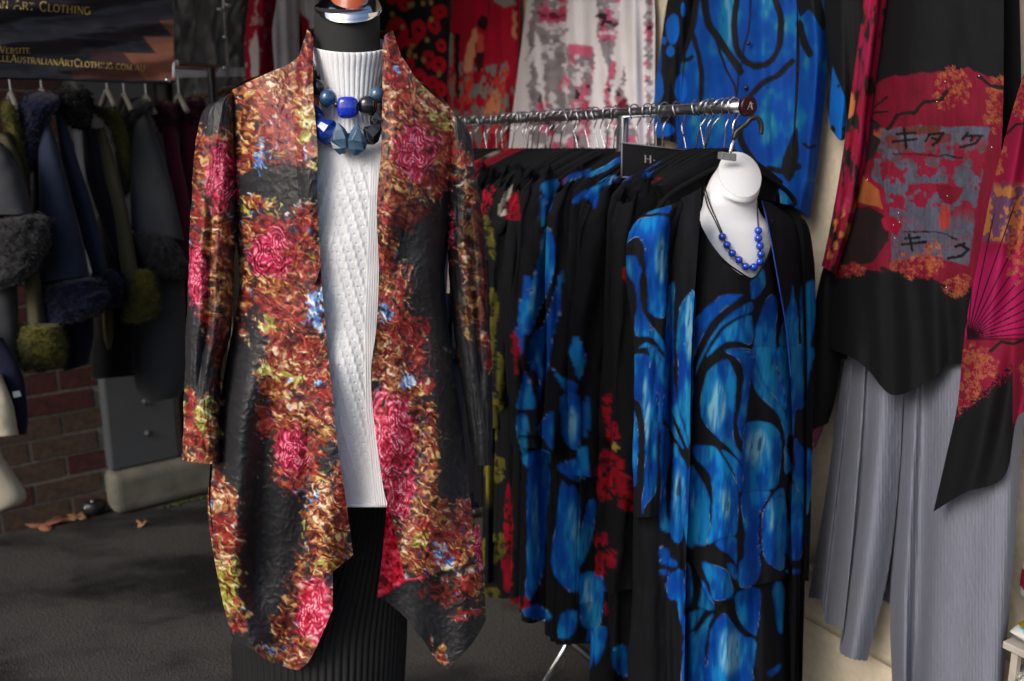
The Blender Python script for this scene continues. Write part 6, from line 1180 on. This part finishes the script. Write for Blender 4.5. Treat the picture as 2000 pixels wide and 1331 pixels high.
def fur(name, rings, mat, parent, seed, hairs=3200, ln=.017):
    rs = np.random.RandomState(seed); nth, nv = 56, 44
    Rg = cr(np.asarray(rings, float), nv); T, V = np.meshgrid(np.linspace(0, 2 * math.pi, nth, endpoint=False), np.linspace(0, 1, nv)); c, s = np.cos(T), np.sin(T)
    Lx, Ly, Rx, Ry, Yc, dY, dr = [Rg[:, i][:, None] for i in range(7)]
    rnd = np.sqrt(np.clip(1 - (2 * V - 1) ** 12, 0.02, 1)); k = rnd * (1 + .20 * (fbm(T * 2.2 + seed, V * 6, 3, seed) - .5) + .16 * (vn(c * 6 + seed, V * 14 + s * 5, seed + 2) - .5))
    px = (Lx + Rx) / 2 + c * k * (Rx - Lx) / 2; py = (Ly + Ry) / 2 + c * k * (Ry - Ly) / 2 + dr * s; P = at(px, py, Yc - dY * s * k); ctr = P.mean(1, keepdims=True)
    N_ = P - ctr; N_ /= np.linalg.norm(N_, axis=-1, keepdims=True) + 1e-9; Pf = P.reshape(-1, 3); Nf = N_.reshape(-1, 3)
    i = rs.randint(0, len(Pf), hairs); d = Nf[i] + rs.normal(0, .45, (hairs, 3)) - np.array((0, 0, .35)); d /= np.linalg.norm(d, axis=1)[:, None]
    sd = np.cross(d, rs.normal(0, 1, (hairs, 3))); sd /= np.linalg.norm(sd, axis=1)[:, None] + 1e-9; b = Pf[i] + rs.normal(0, .003, (hairs, 3)) - Nf[i] * .004; L = ln * rs.uniform(.5, 1.2, (hairs, 1))
    Vv = np.concatenate([Pf, b + sd * .0016, b - sd * .0016, b + d * L]); n0 = len(Pf); tr = np.stack([n0 + np.arange(hairs), n0 + hairs + np.arange(hairs), n0 + 2 * hairs + np.arange(hairs)], -1)
    return mesh_np(name, Vv, gridq(nv, nth, True), mat, parent, tris=tr)
def lf(seed, a=.12): return lambda T, V: 1 + a * (fbm(T * 2, V * 5, 2, seed) - .5) + .04 * np.sin(3 * T + 5 * V + seed)
def coat(label, parts, seed, cat='coat'):
    root = thing('coat', label, cat, group='coats on the left rail')
    for j, (pn, mt, rings) in enumerate(parts):
        rr = [lring(*r) for r in rings]
        if mt.startswith('f_'): fur(pn, rr, FU[mt[2:]], root, seed + j)
        else: loft(pn, rr, 32, 44, WO[mt], root, None, lf(seed + j), cap=(True, True))
    return root
coat('burgundy coat with burgundy fur collar nearest the printed jacket sleeve', [('sleeve', 'burgundy', [(345, 215, 380, 215, .42, .03), (350, 300, 400, 300, .46, .04), (360, 450, 420, 450, .5, .05), (370, 600, 430, 600, .5, .05)]), ('collar', 'f_burgundy', [(338, 198, 396, 190, .42, .05), (342, 218, 398, 216, .43, .05), (350, 250, 400, 250, .42, .045)])], 900)
coat('burgundy wool coat hanging between grey coat and the other burgundy one', [('sleeve', 'burgundy', [(316, 232, 338, 228, .46, .03), (318, 300, 350, 295, .5, .04), (326, 420, 372, 415, .52, .045), (334, 540, 384, 536, .53, .05)]), ('collar', 'f_burgundy', [(294, 204, 334, 196, .45, .045), (300, 222, 345, 218, .47, .045), (318, 260, 348, 256, .46, .035)]), ('body', 'burgundy', [(300, 260, 345, 260, .36, .05), (296, 500, 360, 500, .36, .06), (292, 720, 365, 720, .36, .06)])], 910)
coat('long grey wool coat with grey fur collar and cuff', [('sleeve', 'grey', [(264, 216, 286, 214, .52, .03), (258, 260, 302, 258, .55, .045), (256, 350, 332, 346, .58, .055), (256, 450, 358, 470, .60, .06)]), ('cuff', 'f_grey', [(256, 448, 330, 448, .60, .07), (262, 476, 356, 492, .61, .075), (284, 520, 374, 528, .60, .07), (310, 545, 372, 548, .59, .06)]), ('collar', 'f_grey', [(250, 196, 292, 192, .5, .05), (244, 214, 294, 210, .52, .05), (240, 250, 264, 250, .5, .04), (244, 300, 262, 300, .5, .03)]), ('body', 'grey', [(262, 260, 318, 260, .48, .05), (262, 500, 352, 500, .48, .07), (264, 640, 362, 640, .48, .08), (266, 760, 368, 742, .48, .08), (290, 788, 350, 776, .48, .07)])], 920)
coat('black coat, longest hem beside the grey coat', [('body', 'black', [(190, 420, 250, 420, .44, .05), (184, 600, 262, 600, .46, .06), (180, 742, 264, 734, .46, .07)])], 930)
coat('khaki coat with olive fur collar and square olive cuff over the black coat', [('sleeve', 'khaki', [(188, 252, 204, 248, .54, .025), (194, 320, 226, 316, .57, .035), (220, 430, 252, 426, .6, .035), (238, 540, 270, 534, .62, .035)]), ('cuff', 'f_olive', [(240, 528, 296, 524, .63, .06), (242, 560, 306, 556, .64, .065), (244, 596, 312, 592, .64, .065), (240, 634, 304, 624, .63, .06)]), ('collar', 'f_olive', [(172, 214, 204, 206, .52, .045), (196, 226, 232, 222, .53, .045), (222, 268, 250, 266, .53, .04), (230, 330, 256, 328, .52, .035), (232, 380, 252, 380, .5, .02)]), ('body', 'khaki', [(196, 560, 224, 560, .50, .03), (202, 650, 224, 650, .5, .03), (206, 684, 222, 682, .5, .02)])], 940)
coat('black coat with thick black fur collar under the banner', [('collar', 'f_black', [(104, 172, 160, 166, .58, .06), (100, 196, 176, 190, .6, .07), (124, 224, 178, 220, .6, .06), (140, 250, 176, 250, .58, .04)]), ('sleeve', 'dark', [(160, 252, 186, 250, .54, .03), (168, 340, 206, 336, .56, .04), (196, 430, 228, 424, .57, .04), (222, 500, 246, 496, .58, .03)])], 950)
coat('blue wool coat with navy fur collar and large navy cuffs', [('sleeve', 'blue', [(78, 216, 90, 214, .62, .025), (74, 300, 116, 296, .66, .05), (76, 420, 146, 414, .69, .06), (80, 552, 178, 540, .71, .065)]), ('cuff', 'f_navy', [(84, 556, 182, 536, .72, .08), (82, 580, 206, 556, .73, .085), (86, 610, 210, 590, .73, .085), (90, 640, 176, 626, .72, .07)]), ('sleeve', 'blue', [(106, 214, 122, 210, .58, .025), (118, 300, 146, 296, .6, .03), (150, 420, 184, 414, .63, .035), (182, 540, 212, 530, .65, .035)]), ('cuff', 'f_navy', [(180, 530, 220, 522, .65, .05), (186, 560, 240, 552, .66, .055), (190, 606, 242, 598, .65, .05)]), ('collar', 'f_navy', [(40, 184, 110, 178, .58, .06), (38, 208, 118, 202, .62, .065), (44, 250, 84, 250, .62, .05), (50, 330, 76, 330, .6, .04)]), ('body', 'navy', [(60, 300, 120, 300, .56, .05), (70, 560, 170, 560, .58, .06), (110, 650, 182, 650, .58, .06), (124, 726, 172, 712, .58, .05)])], 960)
coat('khaki coat with olive fur trim and square olive cuff low at left', [('collar', 'f_olive', [(-6, 200, 24, 196, .6, .045), (10, 240, 38, 238, .61, .04), (28, 320, 52, 316, .61, .035), (40, 400, 58, 398, .6, .02)]), ('sleeve', 'khaki', [(-4, 262, 16, 258, .64, .03), (18, 330, 44, 326, .66, .03), (40, 440, 66, 436, .68, .035), (46, 540, 78, 538, .69, .035), (54, 640, 90, 636, .70, .035)]), ('cuff', 'f_olive', [(36, 632, 120, 630, .70, .06), (32, 660, 124, 658, .71, .065), (34, 690, 126, 688, .71, .065), (36, 724, 122, 720, .70, .06)])], 970)
coat('grey coat with dark grey fur cuff cut by the left edge', [('sleeve', 'grey', [(-40, 280, 6, 280, .70, .05), (-44, 360, 44, 350, .73, .06), (-52, 420, 66, 420, .75, .065)]), ('cuff', 'f_grey', [(-30, 430, 74, 412, .76, .08), (-34, 470, 98, 440, .77, .085), (-30, 520, 92, 494, .76, .085), (-34, 570, 40, 560, .75, .07)]), ('body', 'grey', [(-60, 330, 10, 330, .62, .05), (-60, 560, 34, 560, .62, .06), (-60, 790, 36, 700, .62, .06)])], 980)
coat('dark navy coat with small white tag above a cream coat, lower left', [('sleeve', 'navy', [(-30, 660, 6, 660, .80, .03), (-20, 740, 40, 716, .82, .035), (14, 830, 54, 810, .83, .03), (24, 852, 52, 848, .83, .02)]), ('sleeve', 'cream', [(-40, 730, 4, 730, .84, .03), (-34, 800, 24, 790, .85, .035), (-20, 856, 36, 850, .85, .03)])], 990)
c_ = [WL(24, 766, .875), WL(38, 764, .875), WL(42, 774, .875), WL(27, 778, .875)]
t_ = mesh_np('swing_tag', c_ + [p - NL * .002 for p in c_], [(0, 1, 2, 3), (7, 6, 5, 4), (0, 4, 5, 1), (1, 5, 6, 2), (2, 6, 7, 3), (3, 7, 4, 0)], M['white_plastic'], smooth=False); tag(t_, 'tiny white tag on the dark navy sleeve at left', 'tag')
coat('white coat hem with pointed corner low at the left edge', [('body', 'cream', [(-120, 640, -40, 640, .70, .05), (-110, 800, -4, 800, .72, .06), (-100, 900, 6, 888, .74, .06), (-90, 960, 50, 968, .74, .05), (-80, 1030, 2, 1000, .74, .04)])], 995)
ft = thing('fur_hat', 'tan brown fur stole lying above the coats beside the jacket shoulder', 'stole')
fur('pelt', [lring(352, 198, 420, 186, .34, .05), lring(380, 190, 450, 172, .34, .055), lring(420, 186, 482, 168, .33, .05)], FU['tan'], ft, 31, 1800)
M['hanger_white'] = plain('hanger_white', lin((120, 116, 110)), .6)
# coat rail, hooks and white plastic hangers
crl = thing('coat_rail', 'metal coat rail hidden behind the banner, carrying the coats', 'clothes rail')
cz_ = 1.66
def cr_p(s, z, o=.5): return wl(s, o, z)
tube('rail', [cr_p(-.75, cz_), cr_p(.31, cz_)], .012, M['chrome_dull'], crl, 12)
for s in (-.72, .29): tube('upright', [cr_p(s, 0), cr_p(s, cz_)], .014, M['chrome_dull'], crl, 12); tube('foot', [cr_p(s, .03, .25), cr_p(s, .03, .75)], .014, M['chrome_dull'], crl, 10)
for (x, y, lb) in [(22, 184, 'white plastic hanger at the left under the banner'), (82, 176, 'white plastic hanger above the blue coat collar'), (243, 186, 'white plastic hanger in the grey coat'), (286, 190, 'white plastic hanger with red clip left of burgundy coat'), (350, 188, 'white plastic hanger above the burgundy fur collar'), (210, 178, 'white plastic hanger above the olive fur collar')]:
    h = thing('hanger', lb, 'hanger', group='white hangers in the coats'); p = WL(x, y, .5); top = p.copy(); top[2] = cz_ + .014
    tube('hook', [p, p + (top - p) * .75, top + NL * .014 - Z3 * .006, top, top - NL * .014 - Z3 * .01], .003, M['white_bar'], h, 8, sm=20)
    tube('shoulder_bar', [p + NL * .06 - Z3 * .05, p + NL * .02 - Z3 * .014, p, p - NL * .03 - Z3 * .014, p - NL * .12 - Z3 * .07], .009, M['hanger_white'], h, 8, sm=20)
# banner
def ban(px, py):
    px = np.asarray(px, float); py = np.asarray(py, float); c = np.broadcast_to(lin((44, 43, 50)), px.shape + (3,)).copy()
    sq = .72 + .56 * vn(np.floor(px / 31) * 7.3 + .5, np.floor((py - .03 * px) / 33) * 3.1 + .5, 801); cop = lin((150, 96, 74)) * sq[..., None]
    for p, a in (([(311, 41), (345, 38), (345, 74), (338, 72)], .75), ([(279, 72), (345, 72), (345, 108), (306, 106)], 1.0), ([(242, 104), (345, 106), (345, 175), (300, 175), (262, 130)], 1.0)):
        c = mixc(c, cop, sst(-1, 1, sdf(px, py, np.array(p, float))) * a)
    m = sst(-8, 8, sdf(px, py, np.array([(140, 138), (262, 128), (330, 175), (150, 175)], float))) * .38; c = mixc(c, cop, m); return mixc(c, cop, sst(-2, 2, sdf(px, py, np.array([(176, 98), (240, 100), (262, 128), (180, 124)], float))) * .18)
bn = thing('banner', 'black vinyl banner with gold lettering and copper squares above the coats', 'banner')
def bow(px, py): return -.010 * np.sin((py + .16 * px) / 11.5) * (.5 + fbm(px / 90, py / 30, 2, 811)) - .012 * (fbm(px / 70, py / 16, 3, 813) - .5)
BO = .80
GB = net([[(-60, -120, 0), (-60, 20, 0), (-60, 150, 0)], [(120, -110, 0), (120, 25, 0), (120, 155, 0)], [(260, -104, 0), (262, 28, 0), (262, 161, 0)], [(335, -100, 0), (338, 30, 0), (341, 160, 0)]], 130, 96)
GB[..., 2] = planeY(GB[..., 0], GB[..., 1], NL[:2], CL + BO) + bow(GB[..., 0], GB[..., 1])
M['vinyl'] = fabric('vinyl', None, .45, .4, .05, 500, vary=.06)
sheet('sheet', GB, M['vinyl'], bn, ban); M['gold_ink'] = plain('gold_ink', lin((226, 190, 104)), .6, vary=.1)
def line(text, x0, y0, x1, y1, h):
    n = textlen(text)
    def f(u, v):
        k = u / n; x = x0 + (x1 - x0) * k; y = y0 + (y1 - y0) * k - v * h
        return at(x, y, float(planeY(x, y, NL[:2], CL + BO)) + float(bow(np.array(x), np.array(y))) - .003)
    lettering('lettering', text, f, M['gold_ink'], bn)
line('An Art Clothing', -14, 15, 178, 29, 19)
line('Website', -7, 105, 60, 105, 14)
line('lleAustralianArtClothing.com.au', -4, 120, 284, 140, 15)
tube('hem', [at(x, y, float(planeY(x, y, NL[:2], CL + BO)) + .002) for x, y in zip(np.linspace(-60, 341, 40), np.interp(np.linspace(-60, 341, 40), [-60, 120, 262, 341], [150, 155, 161, 160]))], .004, M['sign_black'], bn, 8)
M['grommet'] = plain('grommet', (.6, .6, .62), .2, 1.0)
c_ = WL(327, 157, BO + .006); bead(c_, .009, M['grommet'], bn, 1, .8, 14, 'grommet')
tube('tie', [WL(339, 120, BO + .004), WL(339, 152, BO + .006)], .004, M['white_plastic'], bn, 6)
for s in (-60, 335):
    a = WL(s, -112, BO); b = a.copy(); b[2] = 2.6; tube('rope', [a, b], .002, M['cord'], bn, 6)
# ================================================================== SMALL THINGS ON THE GROUND
LM = [plain('leaf_rust', lin((150, 96, 72)), .8, vary=.3, scale=60), plain('leaf_tan', lin((168, 128, 84)), .8, vary=.3, scale=60)]
def leaf(px, py, size, rot, mt, seed, label):
    rs = np.random.RandomState(seed); c = atz(px, py, 0.004); n = 30; V = [c + (0, 0, .006)]
    for i in range(n):
        a = 2 * math.pi * i / n; r = size * (.55 + .45 * abs(math.cos(2.5 * a)) ** .7) * rs.uniform(.85, 1.1)
        V.append(c + np.array((r * math.cos(a + rot), r * .8 * math.sin(a + rot), max(0, .012 * math.sin(2 * a + seed) + .010))))
    o = mesh_np('fallen_leaf', V, None, LM[mt], tris=[(0, 1 + i, 1 + (i + 1) % n) for i in range(n)]); md = o.modifiers.new('body', 'SOLIDIFY'); md.thickness = .0006; tag(o, label, 'leaf', 'fallen leaves by the brick wall')
leaf(84, 1026, .075, .3, 0, 1, 'large rust brown leaf below the brick wall'); leaf(128, 1014, .055, 1.2, 1, 2, 'curled tan leaf against the brick wall foot'); leaf(278, 1027, .022, .5, 1, 3, 'small yellow tan leaf in front of the plinth'); leaf(150, 1012, .04, 2.2, 1, 4, 'tan leaf beside the dark rounded foot'); leaf(20, 1008, .05, 2.0, 0, 5, 'dull brown leaf at the left edge below the white hem')
# dark rounded rubber foot beside the plinth, its two highlights made as chrome beads
fb = thing('rubber_foot', 'black rounded rubber foot with two shiny bolts left of the plinth', 'foot'); fc = atz(176, 1010, 0); 
bead(fc + np.array((0, .03, .03)), .042, M['black_rubber'], fb, .8, .75, 24, 'pad'); bead(fc + np.array((-.012, -.008, .04)), .005, M['chrome'], fb, 1, 1, 12, 'bolt'); bead(fc + np.array((.010, .008, .062)), .005, M['chrome'], fb, 1, 1, 12, 'bolt')
# ================================================================== origins at each thing's base
bpy.context.view_layer.update()
for o in list(C.objects):
    if o.parent is not None or o.type not in ('EMPTY', 'MESH'): continue
    if o.type == 'EMPTY':
        pts = []
        stack = list(o.children)
        while stack:
            c = stack.pop(); stack += list(c.children)
            if c.type == 'MESH': 
                n = len(c.data.vertices); a = np.empty(n * 3, np.float32); c.data.vertices.foreach_get('co', a); a = a.reshape(-1, 3)
                mw = np.array(c.matrix_world); a = a @ mw[:3, :3].T + mw[:3, 3]; pts += [a.min(0), a.max(0)]
        if not pts: continue
        pts = np.array(pts); lo, hi = pts.min(0), pts.max(0); loc = Vector(((lo[0] + hi[0]) / 2, (lo[1] + hi[1]) / 2, lo[2]))
        o.location = loc
        for c in o.children: c.location = c.location - loc
    elif o.name != 'ground' and not o.children and o.location.length < 1e-6:
        n = len(o.data.vertices); a = np.empty(n * 3, np.float32); o.data.vertices.foreach_get('co', a); a = a.reshape(-1, 3)
        lo, hi = a.min(0), a.max(0); loc = np.array(((lo[0] + hi[0]) / 2, (lo[1] + hi[1]) / 2, lo[2]), np.float32)
        o.data.vertices.foreach_set('co', (a - loc).ravel()); o.data.update(); o.location = loc.tolist()
